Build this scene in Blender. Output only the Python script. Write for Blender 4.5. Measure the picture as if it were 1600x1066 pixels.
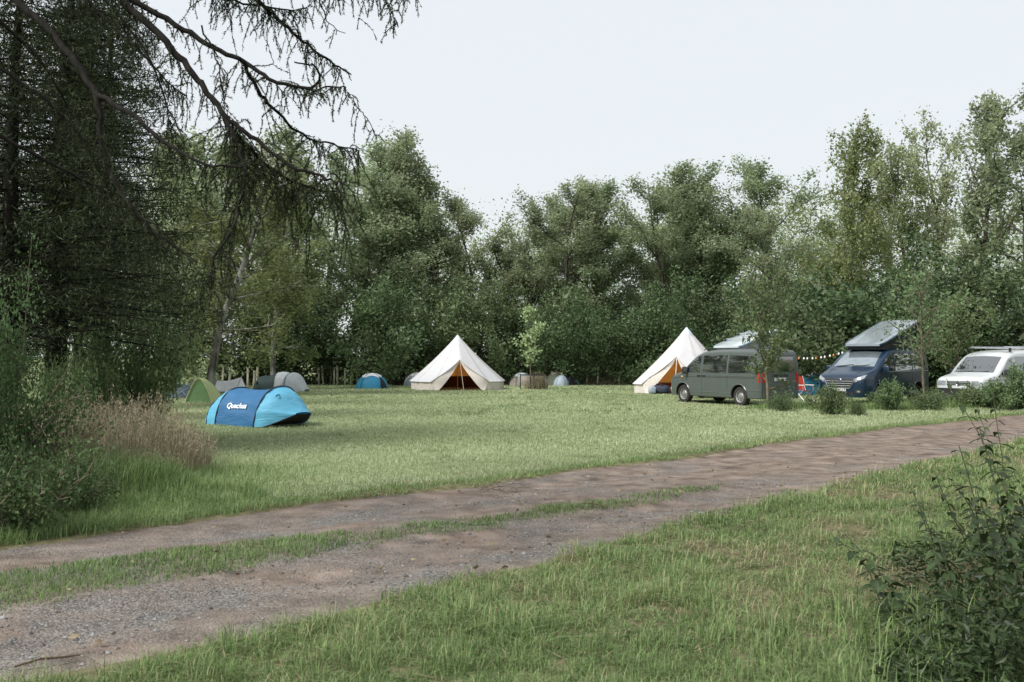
import bpy, bmesh, math, random
import numpy as np
from mathutils import Vector, Matrix
from mathutils.bvhtree import BVHTree

for o in list(bpy.data.objects):
    bpy.data.objects.remove(o)
S = bpy.context.scene
COL = S.collection

# ------------------------------------------------------------------ camera
FPX, EYE, PITCH = 1556.0, 1.75, math.atan(22 / 1556.0)
cam = bpy.data.cameras.new('camera')
cam.lens = 35.0
cam.sensor_width = 36.0
cam.clip_start = 0.05
cam.clip_end = 2000
cam.dof.use_dof = True
cam.dof.focus_distance = 30.0
cam.dof.aperture_fstop = 5.6
camo = bpy.data.objects.new('camera', cam)
COL.objects.link(camo)
camo.location = (0, 0, EYE)
camo.rotation_euler = (math.pi / 2 + PITCH, 0, 0)
S.camera = camo

# ------------------------------------------------------------------ sky and sun
SUN_EL, SUN_AZ = math.radians(47), math.atan2(-0.80, -0.60)   # azimuth of the vector to the sun, measured from +Y towards +X
w = bpy.data.worlds.new('World')
S.world = w
w.use_nodes = True
wn, wl = w.node_tree.nodes, w.node_tree.links
bg = wn['Background']
sky = wn.new('ShaderNodeTexSky')
sky.sky_type = 'NISHITA'
sky.sun_disc = False
sky.sun_elevation = SUN_EL
sky.sun_rotation = SUN_AZ
sky.air_density = 1.4
sky.dust_density = 4.0
veil = wn.new('ShaderNodeMix')
veil.data_type = 'RGBA'
veil.inputs['Factor'].default_value = 0.9          # thin even cloud over the blue
veil.inputs['B'].default_value = (7.35, 7.75, 8.05, 1)
wl.new(sky.outputs['Color'], veil.inputs['A'])
wl.new(veil.outputs['Result'], bg.inputs['Color'])
bg.inputs['Strength'].default_value = 0.08
sd = bpy.data.lights.new('sun', 'SUN')
sd.energy = 3.4
sd.angle = math.radians(24)
sd.color = (1.0, 0.985, 0.955)
so = bpy.data.objects.new('sun', sd)
COL.objects.link(so)
sv = Vector((math.sin(SUN_AZ) * math.cos(SUN_EL), math.cos(SUN_AZ) * math.cos(SUN_EL), math.sin(SUN_EL)))
so.rotation_euler = (-sv).to_track_quat('-Z', 'Y').to_euler()
so.location = (-30, -15, 40)
S.view_settings.view_transform = 'Standard'
S.view_settings.look = 'None'
S.view_settings.gamma = 1.0
S.view_settings.exposure = 0.6
S.view_settings.use_curve_mapping = False
S.render.engine = 'CYCLES'
S.cycles.max_bounces = 6
S.cycles.transparent_max_bounces = 6

# ------------------------------------------------------------------ pixel helpers (photo pixels, 1600 wide) -> places in the world
CP, SP = math.cos(PITCH), math.sin(PITCH)
def at(px, py, Y):
    dx, dy, dz = (px - 800) / FPX, 1.0, -(py - 533) / FPX
    wy, wz = dy * CP - dz * SP, dy * SP + dz * CP
    return Vector((dx / wy * Y, Y, EYE + wz / wy * Y))
def gnd(px, py):
    a = at(px, py, 1.0)
    return at(px, py, EYE / (EYE - a.z))

# ------------------------------------------------------------------ object helpers
def tag(o, label=None, cat=None, group=None, kind=None):
    if label: o['label'] = label
    if cat: o['category'] = cat
    if group: o['group'] = group
    if kind: o['kind'] = kind
    return o
def empty(name, loc=(0, 0, 0), rz=0.0):
    o = bpy.data.objects.new(name, None)
    o.empty_display_size = 0.2
    COL.objects.link(o)
    o.location = loc
    o.rotation_euler = (0, 0, rz)
    return o
def link(name, me, mat=None, parent=None):
    o = bpy.data.objects.new(name, me)
    COL.objects.link(o)
    if mat is not None and len(me.materials) == 0:
        me.materials.append(mat)
    if parent is not None: o.parent = parent
    return o
def np_mesh(name, V, Fc, tint=None, smooth=False):
    V = np.ascontiguousarray(V, dtype=np.float32)
    Fc = np.ascontiguousarray(Fc, dtype=np.int32)
    m, k = Fc.shape
    me = bpy.data.meshes.new(name)
    me.vertices.add(len(V)); me.vertices.foreach_set('co', V.ravel())
    me.loops.add(m * k); me.loops.foreach_set('vertex_index', Fc.ravel())
    me.polygons.add(m); me.polygons.foreach_set('loop_start', np.arange(0, m * k, k, dtype=np.int32))
    me.polygons.foreach_set('use_smooth', np.full(m, smooth, dtype=bool))
    if tint is not None:
        a = me.attributes.new('tint', 'FLOAT', 'POINT')
        a.data.foreach_set('value', np.ascontiguousarray(tint, dtype=np.float32))
    me.update(calc_edges=True)
    return me
class MB:
    """collects shapes into one mesh"""
    def __init__(s): s.v, s.f = [], []
    def add(s, vs, fs):
        n = len(s.v); s.v += [tuple(p) for p in vs]; s.f += [tuple(i + n for i in f) for f in fs]; return s
    def box(s, c, d, rot=None, bevel=0.0):
        bm = bmesh.new(); bmesh.ops.create_cube(bm, size=1)
        bmesh.ops.scale(bm, vec=d, verts=bm.verts)
        if bevel: bmesh.ops.bevel(bm, geom=bm.edges[:], offset=bevel, segments=2, profile=0.5, affect='EDGES')
        if rot is not None: bmesh.ops.transform(bm, matrix=rot.to_4x4(), verts=bm.verts)
        bmesh.ops.translate(bm, vec=c, verts=bm.verts)
        bm.verts.index_update()
        s.add([v.co.copy() for v in bm.verts], [[v.index for v in f.verts] for f in bm.faces]); bm.free(); return s
    def tube(s, pts, r, n=6, caps=True):
        pts = [Vector(p) for p in pts]
        rs = r if hasattr(r, '__len__') else [r] * len(pts)
        vs, fs = [], []
        for i, p in enumerate(pts):
            t = (pts[min(i + 1, len(pts) - 1)] - pts[max(i - 1, 0)]).normalized()
            a = t.cross(Vector((0, 0, 1)) if abs(t.z) < 0.9 else Vector((1, 0, 0))).normalized(); b = t.cross(a)
            for k in range(n):
                th = 2 * math.pi * k / n
                vs.append(p + (a * math.cos(th) + b * math.sin(th)) * rs[i])
        for i in range(len(pts) - 1):
            for k in range(n):
                fs.append((i * n + k, i * n + (k + 1) % n, (i + 1) * n + (k + 1) % n, (i + 1) * n + k))
        if caps:
            fs.append(tuple(range(n))[::-1]); fs.append(tuple(range((len(pts) - 1) * n, len(pts) * n)))
        return s.add(vs, fs)
    def lathe(s, prof, axis='y', n=28, c=(0, 0, 0)):
        vs, fs = [], []
        for (r, h) in prof:
            for k in range(n):
                th = 2 * math.pi * k / n
                a, b = r * math.cos(th), r * math.sin(th)
                p = {'y': (a, h, b), 'z': (a, b, h), 'x': (h, a, b)}[axis]
                vs.append((p[0] + c[0], p[1] + c[1], p[2] + c[2]))
        for i in range(len(prof) - 1):
            for k in range(n):
                fs.append((i * n + k, i * n + (k + 1) % n, (i + 1) * n + (k + 1) % n, (i + 1) * n + k))
        return s.add(vs, fs)
    def grid(s, P):
        P = [[Vector(q) for q in row] for row in P]; n, m = len(P), len(P[0])
        return s.add([q for row in P for q in row], [(i * m + j, i * m + j + 1, (i + 1) * m + j + 1, (i + 1) * m + j) for i in range(n - 1) for j in range(m - 1)])
    def mesh(s, name, smooth=True, angle=35):
        me = bpy.data.meshes.new(name); me.from_pydata(s.v, [], s.f); me.update()
        bm = bmesh.new(); bm.from_mesh(me); bmesh.ops.recalc_face_normals(bm, faces=bm.faces); bm.to_mesh(me); bm.free()
        if smooth:
            me.polygons.foreach_set('use_smooth', [True] * len(me.polygons)); me.set_sharp_from_angle(angle=math.radians(angle))
        return me
    def obj(s, name, mat, parent=None, smooth=True, angle=35):
        return link(name, s.mesh(name, smooth, angle), mat, parent)
def copy_tree(o, parent=None):
    c = o.copy(); COL.objects.link(c); c.parent = parent
    for ch in list(o.children): copy_tree(ch, c)
    return c

# smooth lattice noise, 0..1
_NR = np.random.RandomState(5)
_LAT = _NR.rand(256, 256)
def vnoise(x, y):
    x, y = np.asarray(x, float), np.asarray(y, float)
    xi, yi = np.floor(x).astype(int), np.floor(y).astype(int)
    fx, fy = x - xi, y - yi
    fx, fy = fx * fx * (3 - 2 * fx), fy * fy * (3 - 2 * fy)
    g = lambda a, b: _LAT[a & 255, b & 255]
    return (g(xi, yi) * (1 - fx) + g(xi + 1, yi) * fx) * (1 - fy) + (g(xi, yi + 1) * (1 - fx) + g(xi + 1, yi + 1) * fx) * fy
def fnoise(x, y, o=3):
    t, a, s = 0, 0.5, 0
    for i in range(o):
        t = t + a * vnoise(x * 2 ** i + 17 * i, y * 2 ** i + 31 * i); s += a; a *= 0.5
    return t / s

# ------------------------------------------------------------------ materials
def nmat(name):
    m = bpy.data.materials.new(name); m.use_nodes = True
    return m, m.node_tree.nodes, m.node_tree.links, m.node_tree.nodes['Principled BSDF']
def ramp(nt, lk, src, stops):
    r = nt.new('ShaderNodeValToRGB')
    while len(r.color_ramp.elements) < len(stops): r.color_ramp.elements.new(0.5)
    for e, (p, c) in zip(r.color_ramp.elements, stops): e.position = p; e.color = (*c, 1)
    lk.new(src, r.inputs['Fac']); return r.outputs['Color']
def noise_node(nt, lk, scale, detail=4, coord='Object', rough=0.55):
    t = nt.new('ShaderNodeTexCoord'); n = nt.new('ShaderNodeTexNoise')
    n.inputs['Scale'].default_value = scale; n.inputs['Detail'].default_value = detail; n.inputs['Roughness'].default_value = rough
    lk.new(t.outputs[coord], n.inputs['Vector']); return n.outputs['Fac']
def mat_plain(name, col, rough=0.6, metal=0.0, var=0.12, nscale=6, bump=0.0, bscale=60, spec=0.5, coat=0.0, ior=None):
    m, nt, lk, p = nmat(name)
    c = ramp(nt, lk, noise_node(nt, lk, nscale), [(0.25, tuple(x * (1 - var) for x in col)), (0.75, tuple(min(1, x * (1 + var)) for x in col))])
    lk.new(c, p.inputs['Base Color'])
    p.inputs['Roughness'].default_value = rough; p.inputs['Metallic'].default_value = metal
    p.inputs['Specular IOR Level'].default_value = spec; p.inputs['Coat Weight'].default_value = coat
    if ior: p.inputs['IOR'].default_value = ior
    if bump:
        b = nt.new('ShaderNodeBump'); b.inputs['Strength'].default_value = bump; b.inputs['Distance'].default_value = 0.02
        lk.new(noise_node(nt, lk, bscale, 3), b.inputs['Height']); lk.new(b.outputs['Normal'], p.inputs['Normal'])
    return m
def mat_leaf(name, dark, light, trans=0.3, rough=0.5, spec=0.35, warm=None):
    m, nt, lk, p = nmat(name)
    a = nt.new('ShaderNodeAttribute'); a.attribute_name = 'tint'
    stops = [(0.0, dark), (0.8, light)] + ([(1.0, warm)] if warm else [])
    c = ramp(nt, lk, a.outputs['Fac'], stops)
    oi = nt.new('ShaderNodeObjectInfo'); hs = nt.new('ShaderNodeHueSaturation')
    mr = nt.new('ShaderNodeMapRange'); vr = 0.2 if 'leaf' in name else 0.0; mr.inputs['To Min'].default_value = 1 - vr; mr.inputs['To Max'].default_value = 1 + vr
    lk.new(oi.outputs['Random'], mr.inputs['Value']); lk.new(mr.outputs['Result'], hs.inputs['Value']); mh = nt.new('ShaderNodeMath'); mh.operation = 'MULTIPLY'; mh.inputs[1].default_value = 7.3; lk.new(oi.outputs['Random'], mh.inputs[0]); mf = nt.new('ShaderNodeMath'); mf.operation = 'FRACT'; lk.new(mh.outputs[0], mf.inputs[0]); m2 = nt.new('ShaderNodeMapRange'); m2.inputs['To Min'].default_value = 0.478; m2.inputs['To Max'].default_value = 0.518; lk.new(mf.outputs[0], m2.inputs['Value']); (lk.new(m2.outputs['Result'], hs.inputs['Hue']) if 'leaf' in name else None); lk.new(c, hs.inputs['Color'])
    lk.new(hs.outputs['Color'], p.inputs['Base Color'])
    p.inputs['Roughness'].default_value = rough; p.inputs['Specular IOR Level'].default_value = spec
    tr = nt.new('ShaderNodeBsdfTranslucent'); lk.new(hs.outputs['Color'], tr.inputs['Color'])
    mx = nt.new('ShaderNodeMixShader'); mx.inputs[0].default_value = trans
    lk.new(p.outputs[0], mx.inputs[1]); lk.new(tr.outputs[0], mx.inputs[2]); lk.new(mx.outputs[0], nt['Material Output'].inputs['Surface'])
    return m
def mat_fabric(name, col, trans=0.15, rough=0.75, wr=0.35, var=0.08, wscale=9):
    m, nt, lk, p = nmat(name)
    c = ramp(nt, lk, noise_node(nt, lk, 4), [(0.3, tuple(x * (1 - var) for x in col)), (0.7, tuple(min(1, x * (1 + var)) for x in col))])
    lk.new(c, p.inputs['Base Color']); p.inputs['Roughness'].default_value = rough
    b = nt.new('ShaderNodeBump'); b.inputs['Strength'].default_value = wr; b.inputs['Distance'].default_value = 0.03
    n = nt.new('ShaderNodeTexNoise'); n.inputs['Scale'].default_value = wscale; n.inputs['Detail'].default_value = 3; n.inputs['Distortion'].default_value = 1.2
    mp = nt.new('ShaderNodeMapping'); mp.inputs['Scale'].default_value = (0.35, 0.5, 1.6)
    t = nt.new('ShaderNodeTexCoord'); lk.new(t.outputs['Object'], mp.inputs['Vector']); lk.new(mp.outputs[0], n.inputs['Vector'])
    lk.new(n.outputs['Fac'], b.inputs['Height']); lk.new(b.outputs['Normal'], p.inputs['Normal'])
    tr = nt.new('ShaderNodeBsdfTranslucent'); lk.new(c, tr.inputs['Color'])
    mx = nt.new('ShaderNodeMixShader'); mx.inputs[0].default_value = trans
    lk.new(p.outputs[0], mx.inputs[1]); lk.new(tr.outputs[0], mx.inputs[2]); lk.new(mx.outputs[0], nt['Material Output'].inputs['Surface'])
    return m
M = {}
M['leaf_poplar'] = mat_leaf('leaf_poplar', (0.115, 0.155, 0.078), (0.37, 0.425, 0.245), 0.52, warm=(0.50, 0.54, 0.34))
M['leaf_birch'] = mat_leaf('leaf_birch', (0.085, 0.118, 0.042), (0.29, 0.34, 0.145), 0.48, warm=(0.38, 0.41, 0.19))
M['leaf_shrub'] = mat_leaf('leaf_shrub', (0.030, 0.056, 0.022), (0.130, 0.190, 0.082), 0.35)
M['leaf_bright'] = mat_leaf('leaf_bright', (0.048, 0.085, 0.030), (0.18, 0.265, 0.115), 0.38, warm=(0.28, 0.34, 0.17))
M['leaf_pale'] = mat_leaf('leaf_pale', (0.26, 0.34, 0.15), (0.46, 0.55, 0.29), 0.35)
M['leaf_near'] = mat_leaf('leaf_near', (0.026, 0.050, 0.018), (0.105, 0.160, 0.060), 0.3, rough=0.6, spec=0.22)
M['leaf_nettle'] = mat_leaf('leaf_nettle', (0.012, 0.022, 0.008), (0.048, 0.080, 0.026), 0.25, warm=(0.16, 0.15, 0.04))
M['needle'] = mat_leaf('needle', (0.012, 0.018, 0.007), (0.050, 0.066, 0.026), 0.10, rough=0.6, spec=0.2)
M['grass_field'] = mat_leaf('grass_field', (0.175, 0.235, 0.105), (0.42, 0.475, 0.285), 0.3, rough=0.65, spec=0.2, warm=(0.55, 0.535, 0.36))
M['grass_verge'] = mat_leaf('grass_verge', (0.062, 0.112, 0.030), (0.255, 0.355, 0.140), 0.38, rough=0.55, spec=0.3, warm=(0.42, 0.39, 0.22))
M['grass_dry'] = mat_leaf('grass_dry', (0.10, 0.11, 0.045), (0.31, 0.275, 0.185), 0.25, rough=0.7, spec=0.15, warm=(0.40, 0.33, 0.24))
M['straw'] = mat_leaf('straw', (0.09, 0.065, 0.04), (0.28, 0.225, 0.145), 0.1, rough=0.8, spec=0.1)
def mat_bark(name, a, b, scale):
    m, nt, lk, p = nmat(name)
    t = nt.new('ShaderNodeTexCoord'); mp = nt.new('ShaderNodeMapping'); mp.inputs['Scale'].default_value = (1, 1, 0.25)
    n = nt.new('ShaderNodeTexNoise'); n.inputs['Scale'].default_value = scale; n.inputs['Detail'].default_value = 6
    lk.new(t.outputs['Object'], mp.inputs[0]); lk.new(mp.outputs[0], n.inputs['Vector'])
    lk.new(ramp(nt, lk, n.outputs['Fac'], [(0.35, a), (0.65, b)]), p.inputs['Base Color']); p.inputs['Roughness'].default_value = 0.9; p.inputs['Specular IOR Level'].default_value = 0.1
    bp = nt.new('ShaderNodeBump'); bp.inputs['Strength'].default_value = 0.7; bp.inputs['Distance'].default_value = 0.03
    lk.new(n.outputs['Fac'], bp.inputs['Height']); lk.new(bp.outputs['Normal'], p.inputs['Normal'])
    return m
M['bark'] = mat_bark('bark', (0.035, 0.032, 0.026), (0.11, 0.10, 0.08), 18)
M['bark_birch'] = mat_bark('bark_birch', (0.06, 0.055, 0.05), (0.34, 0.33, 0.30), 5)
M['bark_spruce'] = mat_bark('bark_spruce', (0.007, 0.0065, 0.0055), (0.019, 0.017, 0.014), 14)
M['bark_young'] = mat_bark('bark_young', (0.10, 0.085, 0.06), (0.20, 0.175, 0.13), 20)
M['wood_post'] = mat_bark('wood_post', (0.36, 0.33, 0.25), (0.60, 0.56, 0.45), 12)
M['wood_dark'] = mat_bark('wood_dark', (0.03, 0.028, 0.025), (0.08, 0.075, 0.065), 12)

# ------------------------------------------------------------------ where the track runs
def line(pts):
    g = np.array([[*gnd(a, b)][:2] for a, b in pts]); o = np.argsort(g[:, 0]); g = g[o]
    def f(x):
        x = np.asarray(x, float); y = np.interp(x, g[:, 0], g[:, 1])
        s0 = (g[2, 1] - g[0, 1]) / (g[2, 0] - g[0, 0]); s1 = (g[-1, 1] - g[-3, 1]) / (g[-1, 0] - g[-3, 0])
        return np.where(x < g[0, 0], g[0, 1] + s0 * (x - g[0, 0]), np.where(x > g[-1, 0], g[-1, 1] + s1 * (x - g[-1, 0]), y))
    return f
T_FAR = line([(0, 853), (200, 828), (400, 797), (600, 770), (760, 757), (830, 745), (1000, 722), (1200, 694), (1400, 668), (1600, 648)])
T_NEAR = line([(0, 1075), (200, 1035), (450, 985), (640, 925), (850, 885), (1000, 838), (1140, 800), (1300, 762), (1450, 726), (1600, 688)])
T_M1 = line([(0, 891), (200, 866), (400, 846), (600, 826), (700, 811), (800, 796), (900, 786), (1000, 772), (1100, 758), (1200, 746)])
T_M0 = line([(0, 950), (200, 916), (420, 880), (600, 849), (660, 839), (760, 825), (860, 806), (950, 791), (1100, 768), (1200, 750)])
def track_u(x, y):
    """>0 inside the bare track, metres from its ragged edge"""
    wob = (fnoise(x * 1.3, y * 1.3) - 0.5) * 0.55 + (fnoise(x * 5, y * 5, 2) - 0.5) * 0.25
    d = np.minimum(T_FAR(x) - y, y - T_NEAR(x)) * 0.8
    return d + wob
def median_u(x, y):
    wob = (fnoise(x * 1.7 + 9, y * 1.7) - 0.5) * 0.4 + (fnoise(x * 6, y * 6 + 3, 2) - 0.5) * 0.3
    fade = np.clip((np.asarray(x) - 2.2) / 2.0, 0, 1) * 0.45
    return np.minimum(T_M1(x) - y, y - T_M0(x)) * 0.85 + wob - fade + 0.03
def hgt(x, y):
    return (fnoise(x * 0.35, y * 0.35, 3) - 0.5) * 0.07 * np.clip(np.hypot(x, y) / 6, 0.3, 1) + (fnoise(x * 2.3, y * 2.3, 2) - 0.5) * 0.03

# ------------------------------------------------------------------ ground and track
def spaced(lo, hi, fine_lo, fine_hi, step, grow):
    a = list(np.arange(fine_lo, fine_hi, step)); s = step; x = fine_hi
    while x < hi: a.append(x); s *= grow; x += s
    a.append(hi); s = step; x = fine_lo - step
    while x > lo: a.insert(0, x); s *= grow; x -= s
    a.insert(0, lo); return np.array(a)
gx = spaced(-600, 600, -9, 12, 0.14, 1.12); gy = spaced(-60, 900, 3.5, 24, 0.14, 1.09)
X, Y = np.meshgrid(gx, gy)
tu = np.minimum(T_FAR(X) - Y, Y - T_NEAR(X))
near = np.clip(1 - np.hypot(X, Y) / 150, 0, 1)
Z = hgt(X, Y) * near - 0.09 * np.clip((tu - 0.05) / 0.35, 0, 1)
def grid_faces(n, m):
    i, j = np.meshgrid(np.arange(n - 1), np.arange(m - 1), indexing='ij')
    a = (i * m + j).ravel(); return np.stack([a, a + 1, a + m + 1, a + m], 1)
m, nt, lk, p = nmat('field_soil')
big = noise_node(nt, lk, 0.35, 5); small = noise_node(nt, lk, 7.0, 6)
mixf = nt.new('ShaderNodeMath'); mixf.operation = 'MULTIPLY_ADD'; mixf.inputs[1].default_value = 0.55; lk.new(small, mixf.inputs[0])
sc = nt.new('ShaderNodeMath'); sc.operation = 'MULTIPLY'; sc.inputs[1].default_value = 0.45; lk.new(big, sc.inputs[0]); lk.new(sc.outputs[0], mixf.inputs[2])
fieldc = ramp(nt, lk, mixf.outputs[0], [(0.30, (0.11, 0.135, 0.068)), (0.5, (0.215, 0.24, 0.120)), (0.68, (0.30, 0.315, 0.175))])
forec = ramp(nt, lk, mixf.outputs[0], [(0.34, (0.055, 0.050, 0.028)), (0.5, (0.125, 0.115, 0.062)), (0.66, (0.20, 0.18, 0.105))])
atg = nt.new('ShaderNodeAttribute'); atg.attribute_name = 'tint'; gm = nt.new('ShaderNodeMix'); gm.data_type = 'RGBA'
lk.new(atg.outputs['Fac'], gm.inputs['Factor']); lk.new(forec, gm.inputs['A']); lk.new(fieldc, gm.inputs['B']); lk.new(gm.outputs['Result'], p.inputs['Base Color'])
p.inputs['Roughness'].default_value = 0.95; p.inputs['Specular IOR Level'].default_value = 0.1
b = nt.new('ShaderNodeBump'); b.inputs['Strength'].default_value = 0.6; b.inputs['Distance'].default_value = 0.04; lk.new(noise_node(nt, lk, 14, 6), b.inputs['Height']); lk.new(b.outputs['Normal'], p.inputs['Normal'])
M['soil'] = m
field = link('ground', np_mesh('ground', np.stack([X.ravel(), Y.ravel(), Z.ravel()], 1), grid_faces(*X.shape), tint=np.clip((Y - T_FAR(X) - 0.5) / 1.2, 0, 1).ravel(), smooth=True), M['soil'])
tag(field, 'mown grass field of the campsite', 'field', kind='structure')

# the track: its own sheet, edges diving under the turf
xs = np.concatenate([np.arange(-9, 13, 0.09), np.arange(13, 40, 0.3)]); vs_ = np.linspace(0, 1, 54)
XX = np.repeat(xs[:, None], len(vs_), 1)
f0, f1 = T_NEAR(xs) - 0.25, T_FAR(xs) + 0.25
YY = f0[:, None] + (f1 - f0)[:, None] * vs_[None, :]
inside = np.minimum(T_FAR(XX) - YY, YY - T_NEAR(XX))
rut = -0.035 * np.exp(-(((vs_ - 0.25) / 0.11) ** 2)) - 0.03 * np.exp(-(((vs_ - 0.78) / 0.10) ** 2))
pot = (fnoise(XX * 0.8 + 40, YY * 0.8, 2) - 0.5) * 0.03 + (fnoise(XX * 4.3, YY * 4.3, 2) - 0.5) * 0.004
ZZ = hgt(XX, YY) - 0.015 + rut[None, :] + pot - 0.10 * np.clip(-inside / 0.25 + 0.1, 0, 1)
m, nt, lk, p = nmat('track_dirt')
tc = nt.new('ShaderNodeTexCoord')
a1 = noise_node(nt, lk, 0.9, 6); a2 = noise_node(nt, lk, 26.0, 5, rough=0.7); a3 = noise_node(nt, lk, 3.0, 6)
mp = nt.new('ShaderNodeMapping'); mp.inputs['Rotation'].default_value = (0, 0, -math.radians(40)); mp.inputs['Scale'].default_value = (0.7, 2.0, 1); lk.new(tc.outputs['Object'], mp.inputs[0])
sn = nt.new('ShaderNodeTexNoise'); sn.inputs['Scale'].default_value = 1.6; sn.inputs['Detail'].default_value = 5; lk.new(mp.outputs[0], sn.inputs['Vector'])
am = nt.new('ShaderNodeMath'); am.operation = 'MULTIPLY_ADD'; am.inputs[1].default_value = 0.3; lk.new(sn.outputs['Fac'], am.inputs[0])
am2 = nt.new('ShaderNodeMath'); am2.operation = 'MULTIPLY'; am2.inputs[1].default_value = 0.7; lk.new(a3, am2.inputs[0]); lk.new(am2.outputs[0], am.inputs[2]); a3 = am.outputs[0]
dirt = ramp(nt, lk, a3, [(0.34, (0.075, 0.055, 0.043)), (0.5, (0.178, 0.134, 0.106)), (0.64, (0.265, 0.210, 0.172))])
vor = nt.new('ShaderNodeTexVoronoi'); vor.inputs['Scale'].default_value = 62; lk.new(tc.outputs['Object'], vor.inputs['Vector'])
vc = nt.new('ShaderNodeSeparateColor'); lk.new(vor.outputs['Color'], vc.inputs[0])
grav = ramp(nt, lk, vc.outputs[0], [(0.0, (0.055, 0.052, 0.048)), (0.6, (0.140, 0.132, 0.122)), (1.0, (0.26, 0.248, 0.232))])
gf = nt.new('ShaderNodeMath'); gf.operation = 'ADD'; lk.new(a1, gf.inputs[0])
g2 = nt.new('ShaderNodeMath'); g2.operation = 'MULTIPLY_ADD'; g2.inputs[1].default_value = 0.35; g2.inputs[2].default_value = -0.175; lk.new(a2, g2.inputs[0]); lk.new(g2.outputs[0], gf.inputs[1])
at_ = nt.new('ShaderNodeAttribute'); at_.attribute_name = 'tint'
g3 = nt.new('ShaderNodeMath'); g3.operation = 'ADD'; lk.new(gf.outputs[0], g3.inputs[0]); lk.new(at_.outputs['Fac'], g3.inputs[1])
gr = nt.new('ShaderNodeMapRange'); gr.inputs['From Min'].default_value = 0.40; gr.inputs['From Max'].default_value = 0.72; lk.new(g3.outputs[0], gr.inputs['Value'])
mx = nt.new('ShaderNodeMix'); mx.data_type = 'RGBA'; lk.new(gr.outputs[0], mx.inputs['Factor']); lk.new(dirt, mx.inputs['A']); lk.new(grav, mx.inputs['B'])
lk.new(mx.outputs['Result'], p.inputs['Base Color']); p.inputs['Roughness'].default_value = 0.85; p.inputs['Specular IOR Level'].default_value = 0.25
b = nt.new('ShaderNodeBump'); b.inputs['Strength'].default_value = 0.9; b.inputs['Distance'].default_value = 0.012
hm = nt.new('ShaderNodeMath'); hm.operation = 'SUBTRACT'; lk.new(a2, hm.inputs[0]); lk.new(vor.outputs['Distance'], hm.inputs[1]); lk.new(hm.outputs[0], b.inputs['Height']); lk.new(b.outputs['Normal'], p.inputs['Normal'])
M['track'] = m
gb = 0.09 * np.exp(-(((vs_ - 0.22) / 0.13) ** 2)) + 0.07 * np.exp(-(((vs_ - 0.72) / 0.08) ** 2)) - 0.04
gt = np.clip(gb[None, :] + 0 * XX - np.clip((XX - 1) / 40, -0.05, 0.12), -0.2, 0.3)
track = link('dirt_track', np_mesh('dirt_track', np.stack([XX.ravel(), YY.ravel(), ZZ.ravel()], 1), grid_faces(*XX.shape), tint=gt.ravel(), smooth=True), M['track'])
tag(track, 'rutted dirt and gravel track crossing the foreground', 'track', kind='structure')

# ------------------------------------------------------------------ tree building kit
def tubes_np(branches, n=5):
    """branches: list of (pts (k,3), radii (k)) -> one quad mesh"""
    Vs, Fs, off = [], [], 0
    for P, R in branches:
        P = np.asarray(P, float); R = np.asarray(R, float); k = len(P)
        T = np.gradient(P, axis=0); T /= np.linalg.norm(T, axis=1, keepdims=True) + 1e-9
        ref = np.where(np.abs(T[:, 2:3]) < 0.9, np.array([[0, 0, 1.0]]), np.array([[1.0, 0, 0]]))
        A = np.cross(T, ref); A /= np.linalg.norm(A, axis=1, keepdims=True) + 1e-9
        B = np.cross(T, A); th = np.arange(n) * 2 * np.pi / n
        V = P[:, None, :] + R[:, None, None] * (A[:, None, :] * np.cos(th)[None, :, None] + B[:, None, :] * np.sin(th)[None, :, None])
        i, j = np.meshgrid(np.arange(k - 1), np.arange(n), indexing='ij')
        a = i * n + j; b_ = i * n + (j + 1) % n
        Fs.append(np.stack([a, b_, b_ + n, a + n], -1).reshape(-1, 4) + off); Vs.append(V.reshape(-1, 3)); off += k * n
    return np.concatenate(Vs), np.concatenate(Fs)
def leaf_quads(C, size, rng, aspect=0.55, droop=0.0, flat=0.3, tint=None, jit=0.35):
    """one folded diamond per centre"""
    n = len(C)
    D = rng.normal(size=(n, 3)); D[:, 2] *= (1 - flat); D[:, 2] -= droop * 2
    D /= np.linalg.norm(D, axis=1, keepdims=True) + 1e-9
    U = np.cross(D, rng.normal(size=(n, 3))); U /= np.linalg.norm(U, axis=1, keepdims=True) + 1e-9
    s = size * (1 + jit * rng.uniform(-1, 1, (n, 1)))
    Nn = np.cross(D, U)
    V = np.stack([C - D * s * 0.5, C + U * s * aspect * 0.5 + Nn * s * 0.08, C + D * s * 0.5, C - U * s * aspect * 0.5 + Nn * s * 0.08], 1)
    t = rng.uniform(0, 1, n) if tint is None else tint
    return V.reshape(-1, 3), np.arange(4 * n).reshape(n, 4), np.repeat(t, 4)
def path(p0, d, L, rng, k=6, up=0.0, wob=0.12):
    p = np.array(p0, float); d = np.array(d, float); P = [p.copy()]
    for i in range(k - 1):
        d = d + rng.normal(size=3) * wob + np.array([0, 0, up]); d /= np.linalg.norm(d)
        p = p + d * L / (k - 1); P.append(p.copy())
    return np.array(P)
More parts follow.
